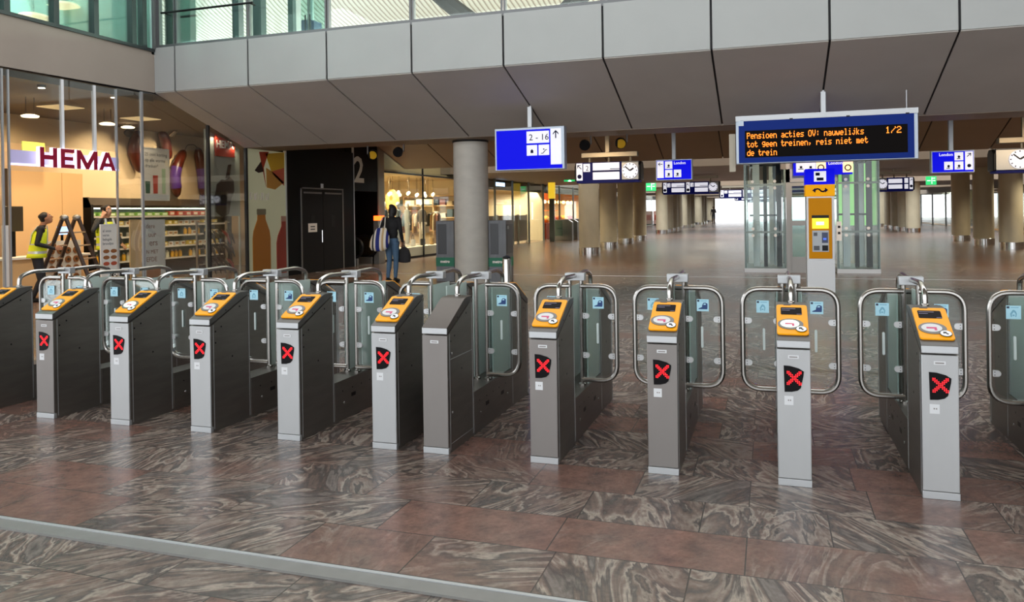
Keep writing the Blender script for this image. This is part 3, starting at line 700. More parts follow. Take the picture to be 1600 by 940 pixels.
q = MB(); q.box(-13.75, 13.15, 0, -13.3, 13.7, .02); q.box(-13.5, 13.4, 0, -13.46, 13.44, .36); tag(obj('sign_foot', q, M['steel']), 'metal foot carrying the price sign with buns', 'stand')

# window pane with vegetables and the red sign
def veg(name, p0, p1, x): return aX(*p0, x), aX(*p1, x)
q = MB(); a, b = aX(328, 205, -13.2), aX(383, 262, -13.2); q.prism([(15.85, 1.72), (17.15, 1.72), (17.15, 3.46), (15.85, 3.88)], -13.24, -13.2, 'x'); q.box(-13.24, 15.85, 0, -13.2, 15.88, 1.72); q.box(-13.24, 17.12, 0, -13.2, 17.15, 1.72); tag(obj('window_panel', q, pbr('window panel grey', 'b6bbb0', .5)), 'pale grey green panel behind the window with the red sign', 'panel')
a, b = aX(337, 203, -13.12), aX(367, 246, -13.12)
R = empty('red_sign', (-13.12, (a.y+b.y)/2, b.z), 0, 'small red square sign with white lettering in the window corner', 'sign')
q = MB(); zs = lambda y: 4.45-.3194*(y-14.05); q.prism([(a.y, b.z), (b.y, b.z), (b.y, min(a.z, zs(b.y))), (a.y, min(a.z, zs(a.y)))], -13.16, -13.12, 'x'); obj('sign_body', q, M['red'], R, world=True)
q = MB(); c = aX(338.5, 230, -13.118); q.M = WALLF(c.y, c.z, -13.116); q.text('HEMA', .27, 0, 0, .002, sx=1.0, bold=.004); mn = min(v[1] for v in q.v); mx = max(v[1] for v in q.v); q.v = [(x, c.y+(y-mn)*(b.y-c.y-.05)/(mx-mn), z) for x, y, z in q.v]; obj('lettering', q, M['paper'], R, world=True)
maub = pbr('aubergine dark', '221a1c', .3)
a = aX(353, 300, -13.14)
R = empty('aubergine_print', (-13.14, a.y, a.z-.6), 0, 'large dark aubergine picture on the window panel beside the red sign', 'picture')
q = MB(); q.M = WALLF(a.y, a.z, -13.19); q.prism([(-.33, -.5), (-.36, -.1), (-.28, .2), (-.1, .32), (.05, .3), (.18, .4), (.34, .3), (.36, .05), (.22, -.2), (.14, -.55), (-.1, -.65)], -.03, 0, 'y'); obj('fruit', q, maub, R, world=True)
q = MB(); q.M = WALLF(a.y, a.z, -13.19); q.prism([(.05, .36), (.16, .7), (.25, .72), (.18, .38)], -.03, 0, 'y'); obj('stalk', q, maub, R, world=True)
# rack with black umbrellas
R = empty('umbrella_rack', (-13.55, 16.5, 0), 0, 'rack hung with black folded umbrellas behind the window', 'rack')
q = MB()
for y in (15.95, 17.05): q.box(-13.6, y-.02, 0, -13.55, y+.02, 1.6)
for z in (.5, .9, 1.25, 1.55): q.box(-13.6, 15.95, z, -13.462, 17.05, z+.02)
obj('frame', q, M['steel'], R, world=True)
k = 0
for z in (.5, .9, 1.25):
    for i in range(6):
        y = 16.02+i*.18; q = MB(); q.tube([(-13.42, y, z+.08), (-13.34, y+.05, z-.02), (-13.29, y+.1, z-.25)], [.035, .04, .012], 8); q.tube([(-13.42, y, z+.06), (-13.455, y-.02, z+.13)], .012, 6)
        o = obj('folded_umbrella', q, pbr_cache('umbrella '+('red' if (k % 11 == 5) else 'black'), '8c1c1c' if k % 11 == 5 else '151517', .3))
        tag(o, ('red' if k % 11 == 5 else 'black')+' folded umbrella hanging on the window rack', 'umbrella', 'folded umbrellas on the rack'); k += 1

# counter, till and display at the left
R = empty('counter', (-15.2, 12.0, 0), 0, 'pale shop counter behind the kneeling-height goods on the left', 'counter')
R['label'] = 'pale wooden sales counter at the far left of the shop'
q = MB(); q.box(-15.8, 10.6, 0, -15.2, 14.2, .85); obj('counter_body', q, M['orangew'], R, .01, world=True)
q = MB(); q.box(-15.85, 10.5, .85, -15.15, 14.3, .9); obj('counter_top', q, M['white'], R, .005, world=True)
a, b = aX(6, 322, -15.6), aX(37, 361, -15.6)
R = empty('dark_screen', (-15.6, (a.y+b.y)/2, .9), 0, 'large dark screen standing on the shop counter', 'screen')
q = MB(); q.box(-15.65, a.y, b.z, -15.6, b.y, a.z); obj('panel', q, pbr('dark screen', '3a352c', .3), R, .01, world=True); q = MB(); q.box(-15.66, (a.y+b.y)/2-.05, .9, -15.62, (a.y+b.y)/2+.05, b.z); obj('stand', q, M['black'], R, world=True)
a, b = aX(90, 354, -15.5), aX(109, 366, -15.5)
R = empty('till_screen', (-15.5, (a.y+b.y)/2, .9), 0, 'small lit till screen seen between the ladder legs', 'screen')
q = MB(); q.box(-15.53, a.y, b.z, -15.5, b.y, a.z); obj('panel', q, pbr('till lit', '9ec0f0', .3, emit='9ec4ff', es=1.3), R, world=True); q = MB(); q.box(-15.53, a.y+.1, .9, -15.51, a.y+.16, b.z); obj('stand', q, M['black'], R, world=True)
R = empty('cookie_stand', (-15.05, 13.3, 0), 0, 'white display stand with rows of round cookies behind the ladder', 'stand')
q = MB(); q.box(-15.13, 12.95, 0, -15.05, 13.85, 1.22); obj('panel', q, M['white'], R, world=True)
q = MB()
for i in range(4):
    for j in range(5): q.M = WALLF(13.07+i*.21, .2+j*.2, -15.04); q.prism(ellipse(.075, .075, 14), -.02, 0, 'y', 0); q.prism(ellipse(.03, .03, 10), -.024, -.02, 'y', 1)
obj('cookies', q, [pbr('cookie', '8a5a34', .6), M['brown']], R, world=True)['kind'] = 'stuff'
R = empty('flyer_stand', (-13.4, 10.2, 0), 0, 'clear flyer holder beside the shop door post', 'stand')
a, b = aX(5, 352, -13.4), aX(26, 420, -13.4)
q = MB(); q.box(-13.44, a.y, .12, -13.4, b.y-.12, a.z); obj('panel', q, M['paper'], R, world=True); q = MB(); q.box(-13.6, a.y, 0, -13.25, b.y-.12, .12); obj('base', q, M['white'], R, world=True)
# lamps
for k, (x, y) in enumerate(((65, 137), (178, 152))):
    p = aX(x, y, -13.35); R = empty('spot_lamp', p, 0, 'grey spot lamp under the shop ceiling, %s the red letters' % ('above the start of' if k == 0 else 'beyond the end of'), 'lamp', 'spot lamps at the shop window')
    q = MB(); q.lathe([(.07, .1), (.08, 0), (.07, -.0)], 14, p); q.lathe([(.07, .1), (.02, .12), (.02, CEIL-p.z)], 10, p); obj('body', q, M['frontdk'], R, world=True)
    q = MB(); q.lathe([(.06, -.012), (.06, -.002)], 14, p); obj('lens', q, glow('lamp lens', 'fff0d0', 6), R, world=True)
for k, (x, y, X) in enumerate(((47, 183, -15.2), (168, 195, -15.2), (200, 200, -17.0))):
    p = aX(x, y, X); R = empty('ceiling_spot', p, 0, ('glowing disc lamp on cords above the tiled wall', 'glowing disc lamp on cords behind the letter sign', 'glowing disc lamp beside the first giant sausage')[k], 'lamp', 'disc lamps in the shop')
    q = MB(); q.lathe([(.16, 0), (.18, .03), (.1, .06)], 18, p); obj('disc', q, glow('disc lamp', 'ffe9c4', 3), R, world=True)
    q = MB(); q.tube([p+Vector((0, .1, .05)), (p.x, p.y+.1, CEIL)], .008, 6); q.tube([p+Vector((0, -.1, .05)), (p.x, p.y-.1, CEIL)], .008, 6); obj('cord', q, M['brown'], R, world=True)
for k, (x, y) in enumerate(((95, 174), (220, 192))):
    p = aX(x, y, -15.9); q = MB(); q.box(p.x-.35, p.y-.35, CEIL-.02, p.x+.35, p.y+.35, CEIL-.001); tag(obj('ceiling_panel', q, pbr_cache('ceiling panel', 'b9a37c', .6, emit='ffdca0', es=.6)), 'square lit panel in the shop ceiling, %s' % ('over the counter' if k == 0 else 'over the chilled display'), 'ceiling light', 'square ceiling panels')
for k, (x, y) in enumerate(((203, 205), (271, 206))):
    p = aX(x, y, -17.2); R = empty('wall_spotlight', p, 0, ('dark spotlight aimed at the first giant sausage' , 'bright lit spotlight between the two sausage pairs')[k], 'lamp', 'spotlights over the sausages')
    q = MB(); q.tube([p+Vector((.14, -.05, .06)), p, p+Vector((-.1, .03, -.06))], [.07, .1, .12], 12); q.tube([p, (p.x, p.y, CEIL)], .02, 8); obj('body', q, M['black'] if k == 0 else M['chrome'], R, world=True)
    q = MB(); q.ell(p+Vector((-.11, .03, -.07)), (.08, .08, .06)); obj('lens', q, glow('spot lens %d' % k, 'fff1cf', (.4, 6)[k]), R, world=True)
p = aX(53, 233, -16.6); q = MB(); q.box(p.x-.03, p.y-.3, p.z-.17, p.x, p.y+.3, p.z+.17); tag(obj('exit_sign', q, pbr('sign yellow green', 'c3c860', .5, emit='d8e070', es=.5)), 'small yellow green sign on the back wall left of the red letters', 'sign')
q = MB(); q.box(-16.76, 10.6, 3.1, -16.70, 13.1, 3.2); q.tube([(-16.73, 11, 3.2), (-16.73, 11, CEIL)], .01, 6); q.tube([(-16.73, 12.8, 3.2), (-16.73, 12.8, CEIL)], .01, 6)
tag(obj('strip_lamp', q, glow('warm strip', 'ffe2a8', 3)), 'long glowing light strip above the shop counter', 'lamp')

# ------------------------------------------------------------------ bottle poster, black wall, door, escalator
R = empty('bottle_poster', (XW, 18.05, 0), 0, 'backlit wall poster with large amber and red drink bottles', 'poster')
q = MB(); q.box(XW-.05, 17.24, .1, XW, 18.93, 3.5); obj('panel', q, pbr('poster ground', 'b4b498', .4, emit='b4b490', es=.18), R, world=True)
def bottle(px, py_top, w, h, col, name):
    p = aX(px, py_top, XW+.01); z0 = .1; H_ = p.z-z0; hw = w/2
    pts = [(-hw, 0), (-hw, H_*.55), (-hw*.9, H_*.66), (-hw*.45, H_*.83), (-hw*.42, H_*.9)]
    q = MB(); q.M = WALLF(p.y, z0, XW+.004); q.prism(pts+[(-a, b) for a, b in pts[::-1]], -.02, 0, 'y'); o = obj('bottle', q, pbr(name, col, .3), R, world=True)
    q = MB(); q.M = WALLF(p.y, z0, XW+.006); q.prism(rrect(hw*1.0, H_*.09, .03, 3, 0, H_*.945), -.022, 0, 'y'); obj('cap', q, pbr(name+' cap', '7d7a62' if 'amber' in name else 'b9a08c', .4), o, world=True)
bottle(408, 325, .76, 1.7, 'b87218', 'amber drink'); 
p = aX(439, 325, XW); q = MB(); q.M = WALLF(p.y+.12, .1, XW+.004); q.prism([(-.36, 0), (-.36, .85), (-.3, 1.05), (-.12, 1.32), (-.12, 1.45), (.07, 1.45), (.07, 0)], -.02, 0, 'y'); o = obj('bottle', q, pbr('red drink', '9c3020', .3), R, world=True)
q = MB(); q.M = WALLF(p.y+.12, .1, XW+.005); q.box(-.14, -.02, 1.45, .07, 0, 1.6); obj('cap', q, pbr('pink cap', 'b08a78', .4), o, world=True)
for pts, c, nm in (([(415, 240), (444, 238), (444, 262), (424, 268)], 'c9a22c', 'yellow fruit'), ([(424, 268), (444, 262), (444, 290), (430, 276)], 'b9563a', 'red fruit'), ([(405, 237), (420, 237), (412, 262), (416, 292)], 'a83c22', 'red strip'), ([(416, 262), (428, 270), (444, 285), (430, 296), (417, 293)], 'b9863a', 'orange fruit'), ([(398, 266), (408, 252), (412, 268), (404, 270)], '2a1a14', 'dark fruit')):
    q = MB(); w3 = [aX(x, y, XW+.005) for x, y in pts]; q.prism([(v.y, v.z) for v in w3], XW, XW+.006, 'x'); obj('fruit_print', q, pbr(nm, c, .4), R, world=True)
p = aX(390, 312, XW+.006); q = MB(); q.M = WALLF(p.y, p.z, XW+.004)
for i, (w, h) in enumerate(((.05, .2), (.02, .2), (.06, .17), (.03, .2), (.02, .15), (.06, .2), (.02, .2), (.05, .16), (.03, .2))): q.box(.1*i, -.002, 0, .1*i+w, .001, h)
obj('pale_bars', q, M['paper'], R, world=True)  # row of short pale upright bars
q = MB(); q.box(XW-.06, 18.93, 0, XW+.02, 18.98, 3.55); struct('trim_4', q, M['mull'])
q = MB(); q.box(XW-.3, 18.98, 0, XW, 22.74, 3.75); q.box(XW-.3, 22.76, 2.5, XW, 24.35, 4.9); q.box(XW-3, 22.7, 0, XW-.3, 22.76, 4.2); q.box(XW-3.1, 22.7, -.5, XW-3, 24.35, 4.2); q.box(XW-3, 24.35, 0, XW, 24.4, 4.6); q.box(XW-3, 22.7, 4.2, XW, 24.4, 4.9)
struct('wall_black', q, M['blackm'])
q = MB(); q.box(XW-.05, 22.735, 0, XW+.02, 22.765, 4.6); struct('trim_5', q, M['mull'])
R = empty('door_1', (XW, 20.85, 0)); R['kind'] = 'structure'; R['label'] = 'black double door with a pale paper notice'; 
q = MB(); 
for c in ((19.66, 0, 19.70, 2.54), (22.0, 0, 22.04, 2.54), (19.66, 2.5, 22.04, 2.54)): q.box(XW-.02, c[0], c[1], XW+.03, c[2], c[3])
obj('door_frame', q, M['frontdk'], R, world=True)
for a, b in ((19.71, 20.84), (20.86, 21.99)):
    q = MB(); q.box(XW-.01, a, .01, XW+.012, b, 2.49); d = obj('door_leaf', q, pbr('door black', '0c0909', .4, spec=.15), R, world=True)
    q = MB(); q.box(XW+.012, a+.1, 2.36, XW+.05, b-.1, 2.41); obj('door_closer', q, M['frontdk'], d, world=True)
    q = MB(); q.box(XW+.012, (a+b)/2-.1, 1.35, XW+.014, (a+b)/2+.1, 1.7); obj('door_window', q, M['black'], d, world=True)
q = MB(); q.tube([(XW+.06, 20.72, .88), (XW+.06, 20.72, 1.25)], .02, 8); q.box(XW, 20.7, .9, XW+.06, 20.74, .93); q.box(XW, 20.7, 1.2, XW+.06, 20.74, 1.23); obj('handle', q, M['chrome'], R, world=True)
p = aX(481, 349, XW); p2 = aX(495, 362, XW)
q = MB(); q.M = WALLF(p.y, p2.z, XW+.014); w, h = p2.y-p.y, p.z-p2.z; q.box(0, -.001, 0, w, .001, h, 0); q.box(w*.25, -.002, h*.55, w*.75, -.001, h*.7, 1); q.box(w*.25, -.002, h*.25, w*.75, -.001, h*.4, 1); obj('notice', q, [M['paper'], M['greyp']], R, world=True)
p = aX(503, 291, XW); q = MB(); q.box(XW, p.y-.07, p.z-.07, XW+.01, p.y+.07, p.z+.08); tag(obj('door_sticker', q, M['sticker']), 'tiny white square sticker above the black double door', 'sticker')
q = MB(); q.M = WALLF(22.5, 2.80, XW+.003); q.text('2', 1.22, 0, 0, .003, bold=.02); 
mn = min(v[1] for v in q.v); mx = max(v[1] for v in q.v); q.v = [(x, 22.78+(y-mn)*.66/(mx-mn), z) for x, y, z in q.v]
q.v = [(x+.001, y, z) for x, y, z in q.v]
tag(obj('platform_numeral', q, pbr('numeral grey', 'd0d1c6', .6)), 'large grey numeral 2 on the black wall', 'numeral')
# escalator running away into the wall
R = empty('escalator', (XW-1, 23.4, 0), 0, 'dark escalator behind the black wall, its rubber handrails curling towards the hall', 'escalator')
for y in (22.95, 23.95):
    pts = [(XW-2.9, y, .25), (XW-1.2, y, .9), (XW-.2, y, .98), (XW+.12, y, .85), (XW+.2, y, .6), (XW+.1, y, .35), (XW-.2, y, .22)]
    q = MB(); q.tube(bend(pts, .4, 5), .045, 10); h = obj('handrail', q, M['black'], R, world=True)
    q = MB(); q.prism([(XW-2.9, -.1), (XW-2.9, .2), (XW-1.2, .85), (XW-.2, .93), (XW+.08, .8), (XW+.15, .6), (XW+.06, .37), (XW-.2, .24), (XW-.2, 0)], y-.012, y+.012, 'y'); obj('balustrade', q, M['gglass'], R, world=True)
    q = MB(); q.box(XW-2.9, y-.06, 0, XW, y+.06, .24); obj('skirt', q, M['steel'], R, world=True)
q = MB(); q.prism([(XW, .0), (XW, .02), (XW-.9, .02), (XW-2.9, -.4), (XW-2.9, -.45)], 23.02, 23.88, 'y'); obj('steps', q, M['steel'], R, world=True)
R = empty('signal_post', (-12.9, 24.15, 0), 0, 'grey post with two glowing red lights beside the escalator', 'post')
q = MB(); q.box(-13.0, 24.0, 0, -12.8, 24.42, 1.5); obj('post_body', q, M['steel'], R, .01, world=True)
for y in (24.02, 24.24): q = MB(); q.box(-13.0, y, 1.5, -12.79, y+.17, 1.66); obj('signal_light', q, pbr_cache('signal red', 'ff5a20', .4, emit='ff4a12', es=7), R, .01, world=True)
# ------------------------------------------------------------------ clothes shop behind the escalator
M.update(warmwall=pbr('clothes shop wall', 'f0dfba', .7), warmceil=pbr('clothes shop ceiling', 'cbb489', .7), plinthw=pbr('display plinth', 'e8ddc6', .5),
         concrete=pbr('column concrete', 'c2beb4', .62, noise=.08, nscale=3, bump=.05, stretch=(1, 1, 1.6)), concw=pbr('hall column concrete', 'bab096', .62, noise=.08, nscale=3, stretch=(1, 1, .5)),
         signblue=pbr('sign blue lit', '060a80', .5, emit='0608e0', es=.9, spec=.08), signnavy=pbr('sign navy', '060c40', .5, emit='060c50', es=.35, spec=.08), signw=pbr('sign white lit', 'b0b0b0', .5, emit='f2f2ff', es=.75, spec=.1),
         signframe=pbr('sign frame', 'a9b4c0', .4, .4), signgrey=pbr('sign grey', '8d8f90', .4, .4), printdk=pbr('sign print', '10123a', .6, spec=.08), alu=pbr('aluminium beam', '989080', .45, .5),
         ledblue=pbr('led sign blue', '0d2c80', .5, emit='0d2f86', es=.08, spec=.1), led=glow('amber led', 'ff8610', 2.0), leddk=pbr('led ground', '090403', .5, spec=.06),
         tvm=pbr('ticket machine amber', 'e09406', .5, spec=.1), tvmy=pbr('ticket machine yellow', 'f2a80c', .5, emit='f2a80c', es=.35, spec=.1), green=pbr('green band', '0d6a4c', .5))  # tvmy: emission added so the yellow head reads brighter
q = MB(); q.box(-18, 24.4, 0, -17.9, 60, 5); struct('wall_clothes_back', q, M['warmwall'])
q = MB(); q.box(-18, 24.4, 3.25, -13.2, 33.4, 3.35); struct('ceiling_clothes', q, M['warmceil'])
q = MB(); q.prism([(24.4, 3.35), (33.4, 3.35), (33.4, 5.4), (24.4, 5.4)], -13.6, -13.5, 'x'); struct('wall_clothes_top', q, pbr('cream slope', 'd0b888', .7))
q = MB(); q.box(-18, 33.4, 0, -13.1, 33.5, 5); struct('wall_clothes_side', q, M['warmwall'])
pane('window_10', 24.5, 28.15, .1, 4.4, 'shop2'); pane('window_11', 28.2, 33.3, .1, 4.4, 'shop2')
q = MB(); q.box(XW-.04, 28.15, 0, XW+.02, 28.2, 4.4, 0); q.box(XW-.3, 24.42, 0, XW+.03, 24.85, 4.4, 1); q.box(XW-.04, 24.85, 3.2, XW+.02, 33.3, 3.26, 0); struct('window_12', q, [M['mulldk'], M['alu']])
q = MB(); q.box(-14.9, 24.9, .08, -13.1, 30.8, .42, 0); q.box(-14.8, 24.9, 0, -13.2, 30.8, .08, 1); tag(obj('display_plinth', q, [M['plinthw'], M['brown']]), 'long white display plinth in the clothes shop window', 'plinth')
def mannequin(loc, top, legs, label, rz=0):
    R = empty('mannequin', loc, rz, label, 'mannequin', 'mannequins in the clothes shop window')
    q = MB(); q.ell((0, 0, 1.66), (.075, .09, .115)); q.tube([(0, 0, 1.45), (0, 0, 1.58)], .045, 8); q.tube([(-.2, 0, 1.38), (-.26, .02, 1.1), (-.24, -.06, .85)], [.05, .042, .03], 8); q.tube([(.2, 0, 1.38), (.27, .03, 1.1), (.25, -.05, .85)], [.05, .042, .03], 8); q.box(-.2, -.15, 0, .2, .15, .015)
    q.ell((-.09, -.03, .05), (.045, .11, .045)); q.ell((.09, -.03, .05), (.045, .11, .045)); obj('body', q, M['paper'], R)
    q = MB(); q.lathe([(.17, .88), (.165, 1.0), (.15, 1.12), (.19, 1.35), (.17, 1.44), (.06, 1.48)], 16, sy=.62); q.tube([(-.2, 0, 1.40), (-.26, .02, 1.1), (-.255, -.02, .95)], [.06, .055, .05], 8); q.tube([(.2, 0, 1.40), (.27, .03, 1.1), (.265, -.01, .95)], [.06, .055, .05], 8); obj('jacket', q, pbr_cache('cloth '+top, top, .8), R)
    q = MB(); q.tube([(-.08, 0, .95), (-.095, -.01, .5), (-.1, .02, .08)], [.1, .075, .06], 10); q.tube([(.08, 0, .95), (.095, -.01, .5), (.1, .02, .08)], [.1, .075, .06], 10); obj('trousers', q, pbr_cache('cloth '+legs, legs, .8), R)
for i, (y, a, b, l) in enumerate(((25.6, '9a8f7c', 'c9b48a', 'mannequin in a tan outfit at the escalator end of the clothes shop window'), (26.9, '3c4a5a', '4a4a48', 'mannequin in a dark jacket behind the walking woman'), (27.7, '6a7072', '7e8488', 'mannequin in a grey jacket left of the dark window post'), (28.9, '8d8f88', '9a9a94', 'mannequin in pale grey trousers right of the dark window post'), (29.9, '57504a', 'd8cfc0', 'mannequin in a brown top beside the near concrete column'))):
    mannequin((-13.9-.2*(i % 2), y, .42), a, b, l, radians(70+20*i))
for i in range(6):
    y = 25.3+i*.92; q = MB(); q.lathe([(.12, 0), (.15, .04), (.15, .24), (.12, .28)], 12, (0, 0, 0), 0, .6, 1); R = empty('handbag', (-13.45, y, .42), 0, '%s handbag on the white display plinth, %s from the escalator' % (('cream', 'dark', 'brown', 'white', 'black', 'tan')[i], ('first', 'second', 'third', 'fourth', 'fifth', 'sixth')[i]), 'bag', 'handbags on the display plinth')
    obj('bag_body', q, pbr_cache('bag%d' % i, ('e0d2b0', '2d2420', '6b4428', 'efe8da', '191718', 'b08a55')[i], .5), R); q = MB(); q.tube(bend([(0, -.09, .27), (0, -.09, .45), (0, .09, .45), (0, .09, .27)], .08), .01, 6); obj('handle', q, M['brown'], R)
for i in range(18):
    y = 25.2+i*.42; z = 2.50+.05*(i % 3); R = empty('bulb_lamp', (-14.3-.15*(i % 2), y, z), 0, 'small round glowing bulb hanging in the clothes shop', 'lamp', 'bulbs hanging in the clothes shop')
    q = MB(); q.ell((0, 0, 0), (.06, .06, .07)); obj('bulb', q, pbr_cache('bulb glow', 'fff0c8', .4, emit='ffe7b0', es=7), R); q = MB(); q.tube([(0, 0, .08), (0, 0, 3.25-z)], .006, 5); obj('cord', q, M['brown'], R)
for i, (x, y) in enumerate(((640, 316), (657, 314), (669, 314))):
    p = aX(x, y, -14.2); R = empty('box_lantern', p, 0, ('glowing box lantern nearest the escalator in the clothes shop', 'middle glowing box lantern at the dark window post', 'glowing box lantern nearest the near concrete column')[i], 'lamp', 'box lanterns in the clothes shop')
    q = MB(); q.box(-.12, -.16, -.14, .12, .16, .08); obj('lantern_glass', q, pbr_cache('lantern glow', 'fff0c8', .4, emit='ffeab8', es=1.4), R); q = MB(); q.box(-.16, -.2, .10, .16, .2, .14); q.tube([(0, 0, .14), (0, 0, 3.25-p.z)], .008, 6); obj('lantern_cap', q, M['brown'], R)
R = empty('clothes_rail', (-15.1, 31.2, 0), 0, 'rail of hanging clothes behind the mannequins of the clothes shop', 'clothes rail')
q = MB(); q.tube([(-16.6, 31.2, 0), (-16.6, 31.2, 1.75), (-13.7, 31.2, 1.75), (-13.7, 31.2, 0)], .02, 6); obj('rail', q, M['steel'], R, world=True)
for i in range(20):
    x = -16.5+i*.145; q = MB(); c = ('c9b48a', '8c5a48', '5a6a72', 'd8cfc0', '3a3432', 'b58f62')[i*7 % 6]; h = .55+.3*((i*5) % 4)/3
    q.prism([(-.24, .85-h), (-.2, .75), (-.05, .85), (.05, .85), (.2, .75), (.24, .85-h)], -.035, .035, 'x'); q.v = [(x+a, 31.2+b+.08*(i % 2), .87+cc) for a, b, cc in q.v]; obj('garment', q, pbr_cache('cloth '+c, c, .8), R, .02, world=True)
R = empty('wall_shelving', (-15.5, 33.2, 0), 0, 'wooden wall shelving with folded clothes at the end of the clothes shop', 'shelf')
q = MB()
for z in (.9, 1.5, 2.05, 2.5): q.box(-17.8, 33.0, z, -13.3, 33.38, z+.04)
for x in (-17.8, -16.3, -14.8, -13.34): q.box(x, 33.0, 0, x+.04, 33.38, 2.54)
obj('shelf_board', q, M['orangew'], R, world=True)
q = MB()
for z in (.94, 1.54, 2.09):
    x = -17.7
    while x < -13.7: h = .1+rnd.random()*.28; q.box(x, 33.05, z, x+.28, 33.3, z+h, int(rnd.random()*4)); x += .36
o = obj('folded_clothes', q, [pbr_cache('cloth '+c, c, .8) for c in ('c9b48a', '8c5a48', '5a6a72', 'd8cfc0')], R, world=True); o['kind'] = 'stuff'
p = aX(613, 312, -14.6); R = empty('wicker_lamp', p, 0, 'glowing tan wicker lamp shade beside the escalator end of the clothes shop', 'lamp')
q = MB(); q.lathe([(.22, -.38), (.30, -.1), (.26, .2), (.08, .42)], 18, p); obj('lamp_shade', q, pbr('wicker glow', 'd8a860', .7, emit='ffb850', es=1.2, noise=.3, nscale=14), R, world=True)
q = MB(); q.tube([(p.x, p.y, p.z+.42), (p.x, p.y, 3.25)], .01, 6); obj('cord', q, M['brown'], R, world=True)

# ------------------------------------------------------------------ shops further along the left side
q = MB(); q.box(-13.4, 33.5, 2.9, -13.2, 60, 3.9); struct('wall_shops_top', q, pbr('shop band grey', '7a7468', .6))
q = MB(); q.box(-18, 33.5, 3.3, -13.2, 60, 3.38); struct('ceiling_shops', q, M['warmceil'])
q = MB(); q.box(-18, 45.5, 0, -13.1, 45.6, 3.9); q.box(-18, 60, 0, -13.1, 60.1, 5); struct('wall_shops_side', q, M['warmwall'])
pane('window_13', 33.5, 45, .05, 3.4, 'shop2', -12.9); pane('window_14', 45.7, 60, .05, 3.4, 'shop2', -12.9)
q = MB()
for y in (33.5, 36.3, 39.1, 42, 45, 48.8, 52.5): q.box(-12.95, y-.03, 0, -12.85, y+.03, 3.4)
struct('window_15', q, pbr('shopfront post', '6d7370', .4, .5))
for i in range(5):
    y = 34.2+i*1.75; q = MB(); q.box(-13.3, y, .12, -13.25, y+1.55, 1.55); q2 = MB(); q2.box(-13.32, y-.03, 0, -13.23, y, 1.6); q2.box(-13.32, y+1.55, 0, -13.23, y+1.58, 1.6)
    R = empty('low_screen', (-13.27, y+.8, 0), 0, 'low pinkish screen panel behind the shopfront, %s from the near column' % ('first', 'second', 'third', 'fourth', 'fifth')[i], 'screen', 'low screens in the shopfront'); obj('panel', q, pbr_cache('screen pink', 'b99a82', .6), R, world=True); obj('panel_post', q2, M['steel'], R, world=True)
p = aX(782, 289, -13.1); R = empty('blue_shop_sign', (-13.1, p.y, p.z), 0, 'small glowing blue white shop sign left under the big blue board', 'sign')
q = MB(); q.box(-13.18, p.y-.85, p.z-.12, -13.12, p.y+.9, p.z+.18); obj('sign_body', q, pbr('shop sign ground', '34404a', .4), R, world=True)
q = MB()
for k in range(5): q.box(-13.12, p.y-.7+k*.3, p.z-.06, -13.1, p.y-.5+k*.3, p.z+.13)
obj('lit_letter', q, glow('blue white letters', 'b8d4ff', 4), R, world=True)
a, b = aY(856, 262, 43), aY(866, 310, 43)
R = empty('yellow_sign', ((a.x+b.x)/2, 43.1, 0), 0, 'tall yellow lit sign column in front of the shops', 'sign'); q = MB(); q.box(a.x, 43, b.z, b.x, 43.25, a.z); obj('sign_body', q, pbr('yellow lit', 'e0b820', .4, emit='e8c030', es=.9), R, world=True); q = MB(); q.box(a.x+.04, 43.04, 0, b.x-.04, 43.2, b.z); obj('post', q, pbr_cache('post dark green', '4c5048', .5), R, world=True)
def exit_sign(px, py, Y, s, label):
    p = aY(px, py, Y); R = empty('exit_sign', p, 0, label, 'sign', 'green emergency exit signs')
    q = MB(); q.box(p.x-s, Y, p.z-s*.9, p.x+s, Y+.06, p.z+s*.9); obj('sign_body', q, pbr_cache('exit green', '1e9a50', .4, emit='20b060', es=1.2), R, world=True)
    q = MB(); q.M = frame((p.x, Y-.002, p.z), (1, 0, 0), (0, 0, 1), (0, -1, 0)); t = s*.22
    q.box(-s*.8, -.002, -s*.1, -s*.1, 0, s*.1); q.box(s*.05, -.002, -s*.7, s*.2, 0, s*.7); q.box(s*.2, -.002, s*.4, s*.75, 0, s*.6); q.box(s*.3, -.002, -s*.1, s*.8, 0, s*.1); obj('pictogram', q, M['signw'], R, world=True)
    q = MB(); q.tube([(p.x, Y+.03, p.z+s*.9), (p.x, Y+.03, p.z+s*.9+1.0)], .02, 6); obj('hanger', q, M['alu'], R, world=True)
exit_sign(893, 272, 40, .42, 'green exit sign left of the first departure board')
exit_sign(1017, 291, 56, .36, 'green exit sign under the blue board pointing left')
exit_sign(1455, 282, 50, .27, 'green exit sign right of the far clock board')
